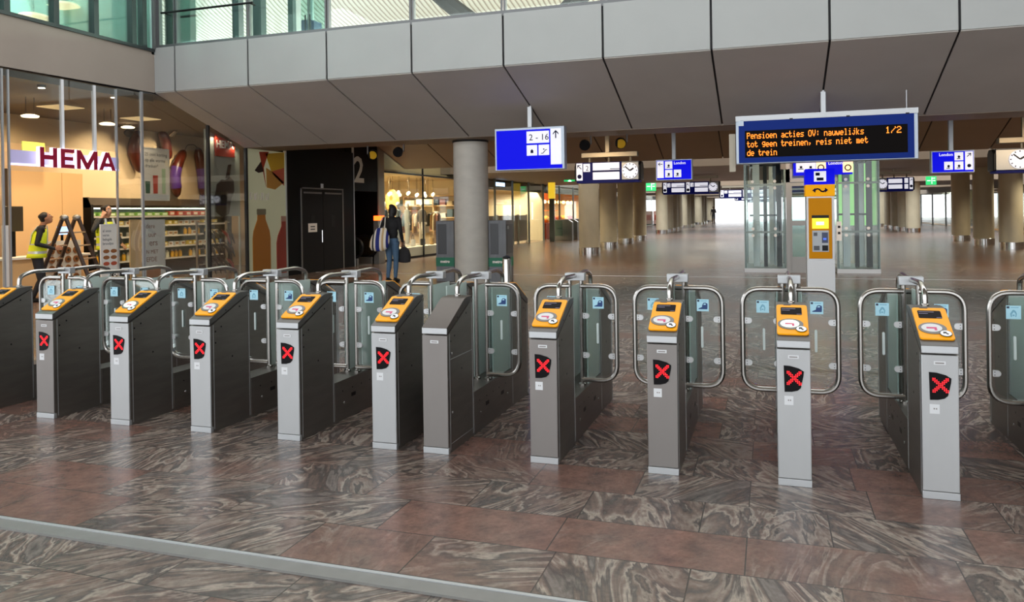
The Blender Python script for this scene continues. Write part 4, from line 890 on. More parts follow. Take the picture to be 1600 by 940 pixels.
# red fruit stall and more distant turnstiles
R = empty('orange_stall', (-14.5, 52.5, 0), 0, 'warm orange lit market stall at the end of the left shops', 'stall')
q = MB(); q.box(-15.5, 48, 0, -13.6, 58, 1.0); obj('counter_body', q, pbr('stall red', '9a3a18', .5), R, world=True)
q = MB(); q.box(-16, 48, 2.6, -15.9, 58, 3.6); q.box(-16, 48, 1.8, -15.5, 58, 1.85); q.box(-16, 48, 1.3, -15.5, 58, 1.35); obj('shelf_board', q, pbr('stall orange', 'd8682a', .5, emit='e07030', es=.6), R, world=True)  # boards glow by emission to imitate warm stall light
for i in range(12):
    q = MB(); q.ell((-14.2-.7*(i % 2), 48.5+i*.8, 1.22), (.3, .35, .24)); o = obj('goods_pile', q, pbr_cache('goods%d' % (i % 3), ('e0782a', 'c8301c', 'f0c860')[i % 3], .5), R, world=True)
for i in range(8):
    q = MB(); q.ell((-14.2, 48.6+i*1.25, 2.4), (.14, .14, .12)); obj('stall_lamp', q, pbr_cache('stall glow', 'ffd090', .4, emit='ffc070', es=8), R, world=True)
for i in range(5):
    x, y = -11.0, 44.6+i*1.35
    R = empty('turnstile', (x, y, 0), radians(80), 'grey metro turnstile behind the first hall column, %s in its line' % ('nearest', 'second', 'third', 'fourth', 'farthest')[i], 'turnstile', 'line of metro turnstiles')
    q = MB(); q.prism([(0, 0), (0, 1.1), (.25, 1.25), (1.2, 1.25), (1.3, 1.1), (1.3, 0)], -.12, .12, 'x'); obj('housing', q, M['steel'], R, .02)
    q = MB(); q.prism([(.4, .3), (.4, 1.2), (1.0, 1.2), (1.0, .3)], -.6, -.58, 'x'); q.box(-.6, .65, .7, -.1, .75, .76); obj('flap', q, M['gglass'], R)

# ------------------------------------------------------------------ columns
def column(x, y, r, top, label, mat, foot=True):
    R = empty('column', (x, y, 0)); tag(R, label, 'column', 'round concrete columns' if foot else None)
    q = MB(); q.lathe([(r, .0), (r, top)], 40); obj('shaft', q, M[mat], R)
    if foot: q = MB(); q.lathe([(r+.012, 0), (r+.012, .26), (r, .27)], 40); obj('steel_foot', q, M['chrome'], R)
    else: q = MB(); q.lathe([(r+.02, top-.05), (r+.02, top)], 40); obj('top_ring', q, M['dark'], R)
    return R
R = column(-7.02, 18.0, .43, 3.5, 'thick grey concrete column between the two grey metro cabinets', 'concrete', False)
LC = [(-6.92, 30.8), (-7.18, 36.1), (-7.26, 41.1), (-7.22, 45.5)]
RC = [(9.03, 35.2), (9.0, 39.2), (9.02, 43.6)]
nth = ('nearest', 'second', 'third', 'farthest')
for i, (x, y) in enumerate(LC): column(x, y, .41, 3.45, nth[i]+' column of the group of four under the left departure board and clock', 'concw')
for i, (x, y) in enumerate(RC): column(x, y, .41, 3.45, ('nearest', 'middle', 'farthest')[i]+' column of the group of three under the right clock', 'concw')
for i, y in enumerate((58.5, 62, 65.5, 69)):
    column(-7.6, y, .44, 3.45, nth[i]+' column of the second group on the left under the long departure board', 'concw'); column(9.25, y, .44, 3.45, nth[i]+' column of the second group on the right under the small clock board', 'concw')
for i, y in enumerate((76, 80, 84, 93, 97, 101, 112, 117)):
    column(-7.9, y, .45, 3.45, 'slim far column on the left of the hall, %s of the distant ones' % ('1st', '2nd', '3rd', '4th', '5th', '6th', '7th', '8th')[i], 'concw')
    if i < 6: column(9.4, y, .45, 3.45, 'far column on the right of the hall seen past the lift, %s of the distant ones' % ('1st', '2nd', '3rd', '4th', '5th', '6th')[i], 'concw')
# grey cabinets with the green band
for x0, x1, l in ((-7.99, -7.50, 'on the left of'), (-6.58, -6.12, 'on the right of')):
    R = empty('equipment_cabinet', ((x0+x1)/2, 18, 0), 0, 'tall grey cabinet with a green metro band %s the near concrete column' % l, 'cabinet', 'grey metro cabinets')
    q = MB(); q.box(x0, 18.0, 0, x1, 18.55, 1.52); obj('body', q, pbr_cache('cabinet grey', '6e7073', .55, .3, noise=.15, nscale=4, stretch=(3, 3, .6)), R, .01, world=True)
    q = MB(); q.box(x0-.004, 17.992, .38, x1+.004, 18.55, .60); b = obj('green_band', q, M['green'], R, world=True)
    q = MB(); q.M = frame(((x0+x1)/2, 17.988, .47), (1, 0, 0), (0, 0, 1), (0, -1, 0)); q.text('metro', .1, 0, 0, .002, align='CENTER', bold=.004); obj('lettering', q, M['paper'], b, world=True)
    q = MB(); q.box(x1-.12, 18.05, .7, x1+.006, 18.5, 1.42, 0); q.box(x1-.1, 18.08, 1.3, x1+.009, 18.2, 1.38, 1); q.box(x0+.05, 17.994, .68, x1-.2, 18, 1.44, 0); obj('inset_panel', q, [pbr_cache('inset dark', '2f3134', .4), M['steel']], R, world=True)
p = aY(791.5, 400, 12.0)
R = empty('bollard', (p.x, 12, 0), 0, 'polished steel bollard right of the near column', 'bollard'); q = MB(); q.lathe([(.068, 0), (.068, .94), (.06, .955)], 20); obj('shaft', q, M['tube'], R); q = MB(); q.lathe([(.062, .955), (.066, .965), (.06, .985), (.03, 1.0), (.005, 1.003)], 20); obj('cap', q, M['black'], R)
# ceiling spotlights
for k, (x, y, yel) in enumerate(((583, 240, 1), (622, 236, 0), (913, 225, 0), (969, 222, 1))):
    p = aY(x, y, 18.1); R = empty('ceiling_spotlight', p, 0, ('black spotlight with yellow reflector over the numeral on the black wall', 'plain black spotlight over the walking woman', 'plain black spotlight left above the first departure board', 'black spotlight with yellow reflector above the first departure board clock')[k], 'spotlight', 'ceiling spotlights')
    q = MB(); q.tube([p+Vector((-.02, .12, .04)), p+Vector((0, .02, 0)), p+Vector((.03, -.08, -.04))], [.07, .12, .13], 14); obj('lamp_body', q, M['black'], R, world=True)
    q = MB(); q.tube([p+Vector((.03, -.075, -.04)), p+Vector((.032, -.088, -.045))], .11, 14); obj('reflector', q, pbr_cache('reflector yellow', 'c89a1a', .3) if yel else M['black'], R, world=True)
    q = MB(); q.tube([p, p+Vector((.16*(-1 if k == 0 else 1), 0, 0)), (p.x+.16*(-1 if k == 0 else 1), p.y, 3.5)], .022, 8); obj('bracket', q, M['frontdk'], R, world=True)

# ------------------------------------------------------------------ hanging signs
def sign(name, x0, x1, z0, z1, Y, d, label, cat, group=None, body='signframe', pole=None, pole_top=3.9, t=.035):
    R = empty(name, ((x0+x1)/2, Y, z0), 0, label, cat, group)
    q = MB(); q.box(x0, Y, z0, x1, Y+d, z1); obj('housing', q, M[body], R, .01, world=True)
    if pole is not None:
        q = MB(); q.box(pole-.05, Y+d/2-.05, z1, pole+.05, Y+d/2+.05, pole_top); obj('pole', q, M['lightst'], R, .01, world=True)
    return R
def face(R, nm, x0, x1, z0, z1, Y, mat, k=.006): q = MB(); q.box(x0, Y-k, z0, x1, Y+.004, z1); return obj(nm, q, M[mat] if isinstance(mat, str) else mat, R, world=True)
def draw(R, nm, x, z, Y, fn, mats): q = MB(); q.M = frame((x, Y, z), (1, 0, 0), (0, 0, 1), (0, -1, 0)); fn(q); return obj(nm, q, mats, R, world=True, smooth=0)
def arrow(q, s, ang, mi=0):
    R2 = Matrix.Rotation(ang, 4, 'Y'); old = q.M; q.M = q.M @ R2
    q.box(-s*.07, -.002, -s*.5, s*.07, 0, s*.42, mi)
    q.prism([(0, s*.5), (s*.36, s*.12), (s*.36, -s*.06), (0, s*.32), (-s*.36, -s*.06), (-s*.36, s*.12)], -.002, 0, 'y', mi); q.M = old
# big blue board with the numbers
R = sign('platform_sign', -5.57, -4.03, 2.60, 3.50, 15.72, .2, 'big blue hanging board reading 2 - 16 with an arrow pointing up', 'sign', None, pole=-4.8, pole_top=3.98)
face(R, 'blue_face', -5.53, -4.33, 2.62, 3.45, 15.72, 'signblue'); face(R, 'blue_edge', -4.33, -4.08, 2.62, 2.70, 15.72, 'signblue'); face(R, 'arrow_field', -4.33, -4.10, 2.70, 3.45, 15.72, 'signw')
draw(R, 'arrow', -4.215, 3.33, 15.712, lambda q: arrow(q, .17, 0), M['printdk'])
face(R, 'number_field', -4.85, -4.36, 3.16, 3.41, 15.712, 'signw'); draw(R, 'lettering', -4.80, 3.22, 15.704, lambda q: q.text('2 - 16', .185, 0, 0, .002), M['printdk'])
for x in (-4.85, -4.59):
    face(R, 'picture_field', x, x+.23, 2.90, 3.12, 15.712, 'signw')
    draw(R, 'pictogram', x+.115, 2.98, 15.704, (lambda q: (q.box(-.03, -.002, -.03, .03, 0, .03), q.box(-.015, -.002, .03, .015, 0, .05))) if x < -4.7 else (lambda q: (q.tube([(-.06, 0, -.04), (-.02, 0, -.04), (.04, 0, .03), (.07, 0, .03)], .008, 6), q.ell((.0, 0, .045), (.015, .004, .015)))), M['printdk'])
# amber LED board
R = sign('led_board', -.60, 2.60, 2.58, 3.51, 15.78, .26, 'large blue framed board with amber dot text hanging over the ticket machine', 'display board', None, pole=1.0, pole_top=3.98)
face(R, 'blue_face', -.545, 2.53, 2.60, 3.41, 15.78, 'ledblue', .02); face(R, 'dark_field', -.43, 2.42, 2.70, 3.22, 15.76, 'leddk', .006)
q = MB(); q.box(-.60, 15.75, 3.41, 2.60, 15.78, 3.51); obj('top_rail', q, M['lightst'], R, world=True)
for x in (-.48, .42, 1.42, 2.42): q = MB(); q.box(x-.03, 15.745, 3.40, x+.03, 15.76, 3.425); obj('clip', q, M['black'], R, world=True)
q = MB(); q.box(-.55, 15.74, 3.32, -.45, 15.76, 3.42); obj('sensor', q, M['signframe'], R, world=True)
q = MB(); q.tube([(2.42, 15.85, 3.51), (2.42, 15.85, 3.85)], .012, 6); obj('cable', q, M['lightst'], R, world=True)
q = MB(); q.prism([(16.06, 3.2), (16.2, 3.05), (16.22, 2.62), (16.06, 2.45)], -.74, -.62, 'x'); obj('side_cap', q, M['alu'], R, world=True)
F5 = {'P': 'F1111110001F100001000010000', }
GL = {'P': ('11110', '10001', '10001', '11110', '10000', '10000', '10000'), 'e': ('00000', '00000', '01110', '10001', '11111', '10000', '01110'), 'n': ('00000', '00000', '11110', '10001', '10001', '10001', '10001'),
 's': ('00000', '00000', '01111', '10000', '01110', '00001', '11110'), 'i': ('00100', '00000', '01100', '00100', '00100', '00100', '01110'), 'o': ('00000', '00000', '01110', '10001', '10001', '10001', '01110'),
 'a': ('00000', '00000', '01110', '00001', '01111', '10001', '01111'), 'c': ('00000', '00000', '01111', '10000', '10000', '10000', '01111'), 't': ('01000', '01000', '11110', '01000', '01000', '01001', '00110'),
 'O': ('01110', '10001', '10001', '10001', '10001', '10001', '01110'), 'V': ('10001', '10001', '10001', '10001', '01010', '01010', '00100'), ':': ('00000', '00100', '00100', '00000', '00100', '00100', '00000'),
 'u': ('00000', '00000', '10001', '10001', '10001', '10011', '01101'), 'w': ('00000', '00000', '10001', '10001', '10101', '10101', '01010'), 'l': ('01100', '00100', '00100', '00100', '00100', '00100', '01110'),
 'j': ('00010', '00000', '00110', '00010', '00010', '10010', '01100'), 'k': ('10000', '10000', '10010', '10100', '11000', '10100', '10010'), 'r': ('00000', '00000', '10110', '11001', '10000', '10000', '10000'),
 'g': ('00000', '01111', '10001', '10001', '01111', '00001', '01110'), 'd': ('00001', '00001', '01111', '10001', '10001', '10001', '01111'), 'm': ('00000', '00000', '11010', '10101', '10101', '10101', '10101'),
 ',': ('00000', '00000', '00000', '00000', '01100', '00100', '01000'), '/': ('00001', '00001', '00010', '00100', '01000', '10000', '10000'), '1': ('00100', '01100', '00100', '00100', '00100', '00100', '01110'), '2': ('01110', '10001', '00001', '00110', '01000', '10000', '11111')}
def led_line(q, text, x, z, dx, dz, r):
    for ch in text:
        if ch != ' ':
            for j, row in enumerate(GL[ch]):
                for i, c in enumerate(row):
                    if c == '1':
                        cx, cz = x+i*dx, z-j*dz; q.add([(cx-r, 0, cz-r), (cx+r, 0, cz-r), (cx+r, 0, cz+r), (cx-r, 0, cz+r)], [(0, 1, 2, 3)])
        x += 6*dx
for k, t in enumerate(('Pensioen acties OV: nauwelijks', 'tot geen treinen, reis niet met', 'de trein')):
    draw(R, 'led_lettering', -.385, 3.175-.165*k, 15.751, lambda q: led_line(q, t, 0, 0, .0116, .0175, .0068), M['led'])
draw(R, 'led_lettering', 2.06, 3.175, 15.751, lambda q: led_line(q, '1/2', 0, 0, .0155, .0175, .0075), M['led'])

def clock(R, x, z, Y, r):
    q = MB(); q.M = frame((x, Y, z), (1, 0, 0), (0, 0, 1), (0, -1, 0)); q.prism(ellipse(r, r, 32), -.03, .0, 'y', 0)
    for k in range(12):
        a = 2*pi*k/12; q.prism([(r*.78*sin(a)+.012*cos(a), r*.78*cos(a)-.012*sin(a)), (r*.78*sin(a)-.012*cos(a), r*.78*cos(a)+.012*sin(a)), (r*.93*sin(a)-.012*cos(a), r*.93*cos(a)+.012*sin(a)), (r*.93*sin(a)+.012*cos(a), r*.93*cos(a)-.012*sin(a))], -.033, -.03, 'y', 1)
    c = obj('clock_face', q, [M['signw'], M['black']], R, world=True)
    q = MB(); q.M = frame((x, Y-.034, z), (1, 0, 0), (0, 0, 1), (0, -1, 0))
    for ang, L, w in ((radians(58), .55, .03), (radians(-48), .82, .022)):
        dx, dz = sin(ang), cos(ang); q.prism([(-dz*w*.7, dx*w*.7), (dz*w*.7, -dx*w*.7), (dx*L*r+dz*w*.7, dz*L*r-dx*w*.7), (dx*L*r-dz*w*.7, dz*L*r+dx*w*.7)], -.004, 0, 'y')
    obj('clock_hand', q, M['black'], c, world=True)
def board_dep(x0, x1, z0, z1, Y, label, layout, pole, clk=None, beam=True, group='departure boards'):
    """departure board with pillow-shaped sides under an aluminium beam"""
    R = empty('departure_board', ((x0+x1)/2, Y, z0), 0, label, 'display board', group)
    d = .55; ym = Y+d/2
    q = MB(); q.prism([(Y, z0), (Y, z1-.03), (Y+.04, z1), (Y+d-.04, z1), (Y+d, z1-.03), (Y+d, z0)], x0, x1, 'x'); obj('housing', q, M['signgrey'], R, world=True)
    q = MB(); q.prism([(Y-.0, z0-.05), (Y+.0, z0+.02), (Y+d, z0+.02), (Y+d, z0-.05)], x0, x1, 'x'); obj('lower_edge', q, M['signnavy'], R, world=True)
    for s, x in ((-1, x0), (1, x1)):
        q = MB(); q.prism([(Y+.02, z0), (Y+.0, z1-.1), (Y+.12, z1), (Y+d-.12, z1), (Y+d, z1-.1), (Y+d-.02, z0)], x+s*.06, x, 'x'); obj('side_cap', q, M['black'], R, .02, world=True)
    if beam:
        q = MB(); q.box(x0+.1, ym-.12, z1+.14, x1-.05, ym+.12, z1+.27); obj('beam', q, M['alu'], R, .01, world=True)
        for t in (.18, .5, .85): x = x0+(x1-x0)*t; q = MB(); q.tube([(x, ym, z1), (x, ym, z1+.16)], .03, 8); obj('hanger', q, M['alu'], R, world=True)
        q = MB(); q.box(pole-.05, ym-.05, z1+.27, pole+.05, ym+.05, z1+2.2); obj('pole', q, M['alu'], R, world=True)
    if clk: clock(R, clk[0], clk[1], Y, clk[2])
    for it in layout:
        kind, a, b, c, e = it[:5]; X = lambda t: x0+(x1-x0)*t; Z = lambda t: z0+(z1-z0)*t
        if kind == 'navy': face(R, 'navy_face', X(a), X(b), Z(c), Z(e), Y, 'signnavy', .01)
        elif kind == 'white': face(R, 'white_field', X(a), X(b), Z(c), Z(e), Y-.01, 'signw')
        elif kind == 'bar': face(R, 'text_line', X(a), X(b), Z(c), Z(e), Y-.016, 'printdk', .004)
        elif kind == 'arrow': draw(R, 'arrow', X(a), Z(c), Y-.02, lambda q: arrow(q, b, e), M['printdk'])
        elif kind == 'disc': draw(R, 'disc', X(a), Z(c), Y-.018, lambda q: q.prism(ellipse(b, b, 16), -.003, 0, 'y'), M['printdk'])
        elif kind == 'text': draw(R, 'lettering', X(a), Z(c), Y-.018, lambda q: q.text(it[5], b, 0, 0, .002), M['printdk'])
    return R
def dep_half(o, w):      # one platform half: arrow field, number, two white departure rows
    return [('navy', o, o+w, 0, 1), ('white', o+.015*w, o+.16*w, .08, .95), ('arrow', o+.085*w, .14, .75, radians(-45)), ('disc', o+.085*w, .07, .28, 0),
            ('white', o+.19*w, o+.33*w, .55, .9), ('text', o+.24*w, .17, .6, 0, '2'), ('white', o+.38*w, o+.95*w, .55, .9), ('white', o+.38*w, o+.95*w, .1, .46), ('bar', o+.6*w, o+.95*w, .62, .66)]
a, b = aY(902, 283, 20.5), aY(996, 254, 20.5)
board_dep(-4.93, -3.26, 2.52, 3.02, 20.5, 'departure board with arrow, number 2 and clock in front of the left columns', [('navy', 0, .735, 0, 1), ('white', .0, .10, .04, .96), ('arrow', .05, .16, .76, radians(-45)), ('disc', .05, .06, .25, 0), ('white', .115, .225, .5, .93), ('text', .15, .19, .56, 0, '2'), ('white', .27, .70, .56, .96), ('white', .27, .70, .06, .46), ('bar', .55, .70, .60, .64), ('bar', .27, .70, .49, .53)], -4.13, (-3.48, 2.77, .21))
Y2 = 38.0
lo = []
for o in (0, .42): lo += dep_half(o, .41)
x0, x1 = aY(1036, 290, Y2).x, aY(1123, 300, Y2).x
board_dep(x0, x1, 2.52, 3.06, Y2, 'long double departure board with a clock at its right end in mid hall', lo, (x0+x1)/2, (x1-.26, 2.79, .2))
for k, Yk in enumerate((55.5, 73, 90)):
    x0 = (-3.2, -2.9, -2.6)[k]; board_dep(x0, x0+3.6, 2.52, 3.06, Yk, 'distant double departure board, %s down the hall after the long one' % ('first', 'second', 'third')[k], lo, x0+1.8, None)
# right side boards
R = board_dep(5.10, 8.4, 2.52, 3.04, 21.0, 'departure board with a clock at the right edge of the photo', [('navy', .32, 1, 0, 1)], 5.75, (5.58, 2.78, .22))
x0, x1 = aY(1370, 280, Y2).x, aY(1427, 293, Y2).x
board_dep(x0, x1, 2.45, 3.02, Y2, 'small departure board with clock at its left end right of the lift', [('navy', .28, 1, 0, 1), ('white', .32, .70, .55, .88), ('white', .32, .70, .12, .44), ('white', .76, .86, .55, .92), ('white', .76, .86, .1, .46), ('white', .90, .99, .06, .95), ('arrow', .945, .12, .78, radians(45)), ('disc', .945, .06, .3, 0)], (x0+x1)/2, (x0+.22, 2.74, .2))
def destination(x0, x1, z0, z1, Y, label, flip_, pole):
    R = sign('direction_sign', x0, x1, z0, z1, Y, .18, label, 'sign', None, pole=pole, pole_top=z1+2.4)
    w = x1-x0; h = z1-z0; X = lambda t: x1-w*t if flip_ else x0+w*t
    def fc(nm, a, b, c, e, m, k=.006): 
        xa, xb = sorted((X(a), X(b))); face(R, nm, xa, xb, z0+h*c, z0+h*e, Y, m, k)
    fc('blue_face', .03, .97, .04, .95, 'signblue', .01); fc('arrow_field', .04, .22, .12, .93, 'signw', .016)
    draw(R, 'arrow', X(.13), z0+h*.78, Y-.02, lambda q: arrow(q, w*.13, radians(45 if flip_ else -90)), M['printdk'])
    if flip_: draw(R, 'disc', X(.13), z0+h*.3, Y-.02, lambda q: q.prism(ellipse(w*.045, w*.045, 16), -.003, 0, 'y'), M['printdk'])
    for a, c in ((.26, .55), (.26, .14), (.5, .14)):
        fc('picture_field', a, a+.2, c, c+.36, 'signw', .016); draw(R, 'pictogram', X(a+.1), z0+h*(c+.14), Y-.02, lambda q: (q.box(-.05*w, -.002, -.05*w, .03*w, 0, -.03*w), q.ell((0, 0, .01*w), (.03*w, .003, .035*w))), M['printdk'])
    xt = X(.5) if not flip_ else X(.82); draw(R, 'lettering', xt, z0+h*.76, Y-.018, lambda q: q.text('London', w*.105, 0, 0, .002, bold=w*.002), M['signw'])
destination(-2.79, -1.86, 2.48, 3.02, 20.4, 'blue direction board with arrow pointing left and the word London', False, -2.33)
destination(3.62, 4.52, 2.48, 3.0, 20.4, 'blue direction board with arrow pointing up right and the word London', True, 4.05)

# ------------------------------------------------------------------ lift and ticket machine
LY = 21.95
R = empty('glass_lift', (1.03, LY+1, 0), 0, 'pair of glazed lift shafts with a grey door frame between them', 'lift')
gm = pbr('lift frame', '73807e', .4, .6)
for k, (x0, x1) in enumerate(((-.62, .40), (1.70, 2.68))):
    q = MB(); q.box(x0-.03, LY-.04, 0, x1+.03, LY+2.1, .11); obj('base_sill', q, M['lightst'], R, world=True)
    sh = MB()
    for c in ((x0, LY, x1, LY+.015), (x0, LY+2.0, x1, LY+2.015), (x0, LY, x0+.015, LY+2), (x1-.015, LY, x1, LY+2)): sh.box(c[0], c[1], .11, c[2], c[3], 3.9)
    obj('shaft_glass', sh, glass('lift glass', (.90, .95, .94), .6) if k == 0 else bpy.data.materials['lift glass'], R, world=True)
    q = MB()
    for x in (x0, x1):
        for y in (LY, LY+1.95): q.box(x-.025, y, .1, x+.025, y+.06, 3.9)
    obj('corner_post', q, gm, R, world=True)
    for z in (1.08, 2.35): 
        q = MB(); q.box(x0, LY-.02, z-.025, x1, LY+.03, z+.025); obj('cross_rail', q, gm, R, world=True)
        for x in (x0+.2, x1-.25):
            for dz in (-.09, .09): q = MB(); q.tube([(x, LY-.03, z+dz), (x, LY+.02, z+dz)], .04, 12); obj('glass_fitting', q, M['whitep'], R, world=True)
    for x, y, w, c in ((x0+.28, LY+.9, .09, 'lightst'), (x0+.52, LY+.7, .05, 'black'), (x0+.68, LY+1.1, .06, 'steel'), (x1-.14, LY+.8, .07, 'black'), (x1-.27, LY+1.2, .05, 'lightst')):
        q = MB(); q.box(x-w, y-w, .1, x+w, y+w, 4.6); obj('guide_rail', q, M[c], R, world=True)
    for z in (1.5, 2.9): q = MB(); q.box(x0+.1, LY+.9, z, x1-.1, LY+1.0, z+.05); obj('cross_beam', q, M['black'], R, world=True)
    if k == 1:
        q = MB(); q.box(x0+.04, LY+1.96, 1.2, x1-.04, LY+1.975, 3.6); obj('green_glow_pane', q, pbr('green glow pane', '7fc46a', .5, noise=.5, nscale=2.2, emit='9bd884', es=.9), R, world=True)  # stand-in green pane, its brightness put in as emission
q = MB(); q.box(.43, LY-.05, 0, .53, LY+.1, 3.0); q.box(1.06, LY-.05, 0, 1.2, LY+.1, 3.0); q.box(.43, LY-.05, 2.4, 1.7, LY+.1, 2.75); obj('door_frame', q, M['signgrey'], R, world=True)
q = MB(); q.box(.53, LY, .0, 1.06, LY+.05, .42); q.box(.53, LY, 2.3, 1.06, LY+.05, 2.4); q.box(.53, LY, .42, .58, LY+.05, 2.3); q.box(1.01, LY, .42, 1.06, LY+.05, 2.3); q.box(.58, LY, 1.25, 1.01, LY+.05, 1.38); obj('lift_door', q, M['signgrey'], R, world=True)
q = MB(); q.box(.58, LY+.02, .42, 1.01, LY+.03, 2.3); obj('door_glass', q, M['gglass'], R, world=True)
q = MB(); q.box(.3, LY-.02, 2.75, 1.75, LY+2, 3.3); obj('head_box', q, M['frontdk'], R, world=True)
q = MB(); q.box(1.66, LY-.1, .85, 1.78, LY-.02, 1.35, 0); q.box(1.69, LY-.11, 1.18, 1.75, LY-.1, 1.24, 1); q.box(1.69, LY-.11, 1.02, 1.75, LY-.1, 1.08, 1); obj('call_panel', q, [M['whitep'], M['black']], R, world=True)
R = empty('lift_sign', (1.05, LY-.3, 2.75), 0, 'row of small blue and white pictogram signs on the lift under the amber board', 'sign')
p0, p1 = aY(1240, 274, LY-.3), aY(1332, 254, LY-.3)
q = MB(); q.box(p0.x, LY-.3, p0.z, p1.x, LY-.06, 3.3); obj('housing', q, M['signblue'], R, world=True)
for k, (x, o) in enumerate(((1244, 0), (1259, 0), (1275, 1), (1317, 1))):
    a = aY(x, 268, LY-.31); face(R, 'picture_field', a.x, a.x+.24, a.z-.02, a.z+.25, LY-.30, 'signw' if not o else pbr_cache('orange field', 'ffd9a8', .3, emit='ffd9a8', es=1.0), .02); draw(R, 'pictogram', a.x+.12, a.z+.1, LY-.325, (lambda q: q.tube([(.07*cos(t*pi/6), 0, .07*sin(t*pi/6)) for t in range(12)], .015, 6, closed=True)) if o else (lambda q: (q.box(-.07, -.002, -.05, .06, 0, -.03), q.box(-.03, -.002, -.02, .03, 0, .04))), M['printdk'])
a = aY(1294, 257, LY-.31); draw(R, 'lettering', a.x, a.z, LY-.31, lambda q: q.text('London', .11, 0, 0, .003, bold=.002), M['signw'])
# ticket machine
TX0, TX1, TY = .72, 1.25, 16.9
R = empty('ticket_machine', ((TX0+TX1)/2, TY+.3, 0), 0, 'tall amber and white ticket machine with a blue head in front of the lift', 'ticket machine')
w = TX1-TX0
q = MB(); q.box(TX0, TY, 0, TX1, TY+.6, .65); obj('base', q, M['whitep'], R, .008, world=True)
q = MB(); q.box(TX0, TY, .65, TX1, TY+.6, 1.94); obj('body', q, M['whitep'], R, .008, world=True)
q = MB(); q.box(TX0+.04, TY-.012, .68, TX1-.05, TY+.01, 1.91); f = obj('front_panel', q, M['tvm'], R, .004, world=True)
q = MB(); q.box(TX0-.015, TY-.02, 1.95, TX1+.01, TY+.6, 2.18); hd = obj('yellow_head', q, M['tvmy'], R, .004, world=True)
q = MB(); q.box(TX0-.015, TY-.02, 2.185, TX1+.01, TY+.6, 2.50); bh = obj('blue_head', q, M['signblue'], R, .004, world=True)
q = MB(); q.box(TX0+.15, TY-.03, 2.24, TX1-.15, TY-.02, 2.45, 0); q.box(TX0+.2, TY-.036, 2.26, TX1-.2, TY-.03, 2.32, 1); q.box(TX0+.18, TY-.036, 2.36, TX0+.26, TY-.03, 2.42, 1); obj('pictogram', q, [M['signw'], M['printdk']], bh, world=True)
# arrowed wave emblem on the yellow head
q = MB(); q.M = frame(((TX0+TX1)/2, TY-.022, 2.065), (1, 0, 0), (0, 0, 1), (0, -1, 0))
for s in (-1, 1):
    pts = [(s*.105, 0, 0), (s*.07, 0, s*.0+.0)]
    ln = [Vector((s*.10, 0, 0)), Vector((s*.06, 0, -s*.030)), Vector((s*.02, 0, -s*.022)), Vector((-s*.02, 0, s*.024)), Vector((-s*.06, 0, s*.030)), Vector((-s*.075, 0, s*.022))]
    q.tube(bend([tuple(v) for v in ln], .03, 4), .014, 6, flat=1)
    q.prism([(s*.15, 0), (s*.09, .05), (s*.09, -.05)], -.012, .0, 'y')
obj('wave_emblem', q, M['printdk'], hd, world=True)
q = MB(); q.box(TX0+.1, TY-.03, 1.5, TX1-.11, TY-.01, 1.56); obj('hood', q, M['black'], f, world=True)
q = MB(); q.box(TX0+.105, TY-.02, 1.29, TX1-.115, TY-.01, 1.50, 0); q.box(TX0+.18, TY-.024, 1.36, TX0+.33, TY-.02, 1.43, 1); obj('touch_screen', q, [glow('screen yellow', 'f6e320', 1.1), M['signw']], f, world=True)
q = MB(); q.box(TX0+.105, TY-.022, .82, TX1-.115, TY-.01, 1.25); kp = obj('key_panel', q, pbr('key panel', '9fa3a6', .4, .4), f, world=True)
q = MB(); q.box(TX0+.13, TY-.028, 1.14, TX0+.2, TY-.022, 1.21, 0); q.box(TX0+.285, TY-.03, 1.0, TX0+.4, TY-.022, 1.21, 1); q.box(TX0+.31, TY-.034, 1.06, TX0+.37, TY-.03, 1.1, 2); q.box(TX0+.13, TY-.028, .85, TX0+.24, TY-.022, .94, 0); q.box(TX0+.29, TY-.028, .84, TX0+.4, TY-.022, .95, 3); obj('payment_slot', q, [pbr_cache('slot grey', '4a4d52', .4), pbr_cache('reader blue', '20305c', .3), pbr_cache('reader light', '3a60d0', .3, emit='3a60d0', es=1), M['black']], kp, world=True)
# ------------------------------------------------------------------ right side and far end of the hall
q = MB(); q.box(15.6, 16, 0, 15.8, 56, 4.2); q.box(15.0, 16, 3.0, 15.6, 115, 4.2); struct('wall_right', q, pbr('right wall', '84796a', .7))
q = MB(); q.box(19.0, 56, 0, 19.2, 115, 4.2); q.box(15.3, 56, 0, 19, 56.1, 3.4); q.box(15.3, 67, 0, 19, 67.1, 3.4); q.box(15.3, 115, 0, 19, 115.1, 3.4); struct('wall_right_shops', q, M['warmwall'])
q = MB(); q.box(15.2, 56, 3.3, 19, 115, 3.4); struct('ceiling_right_shops', q, M['white'])
q = MB()
for y in (56, 61.5, 67, 73, 79, 85, 91, 97, 103, 109, 115): q.box(15.1, y-.06, 0, 15.25, y+.06, 3.1)
struct('window_16', q, pbr_cache('post dark green', '4c5048', .5)); q = MB(); q.box(15.15, 56, .1, 15.17, 115, 3.1); struct('window_17', q, M['hallglass'])
R = empty('orange_shelving', (18.6, 61.5, 0), 0, 'warm orange shop shelving seen between the two right columns', 'shelf')
q = MB(); q.box(18.5, 56.5, 0, 18.9, 66.5, 2.9); obj('back_panel', q, pbr('orange back', 'c8702a', .5, emit='d87a30', es=.35), R, world=True)  # back panel glows in place of warm shop lighting
for z in (.5, 1.0, 1.5, 2.0, 2.5): q = MB(); q.box(18.0, 56.5, z, 18.5, 66.5, z+.05); obj('shelf_board', q, M['brown'], R, world=True)
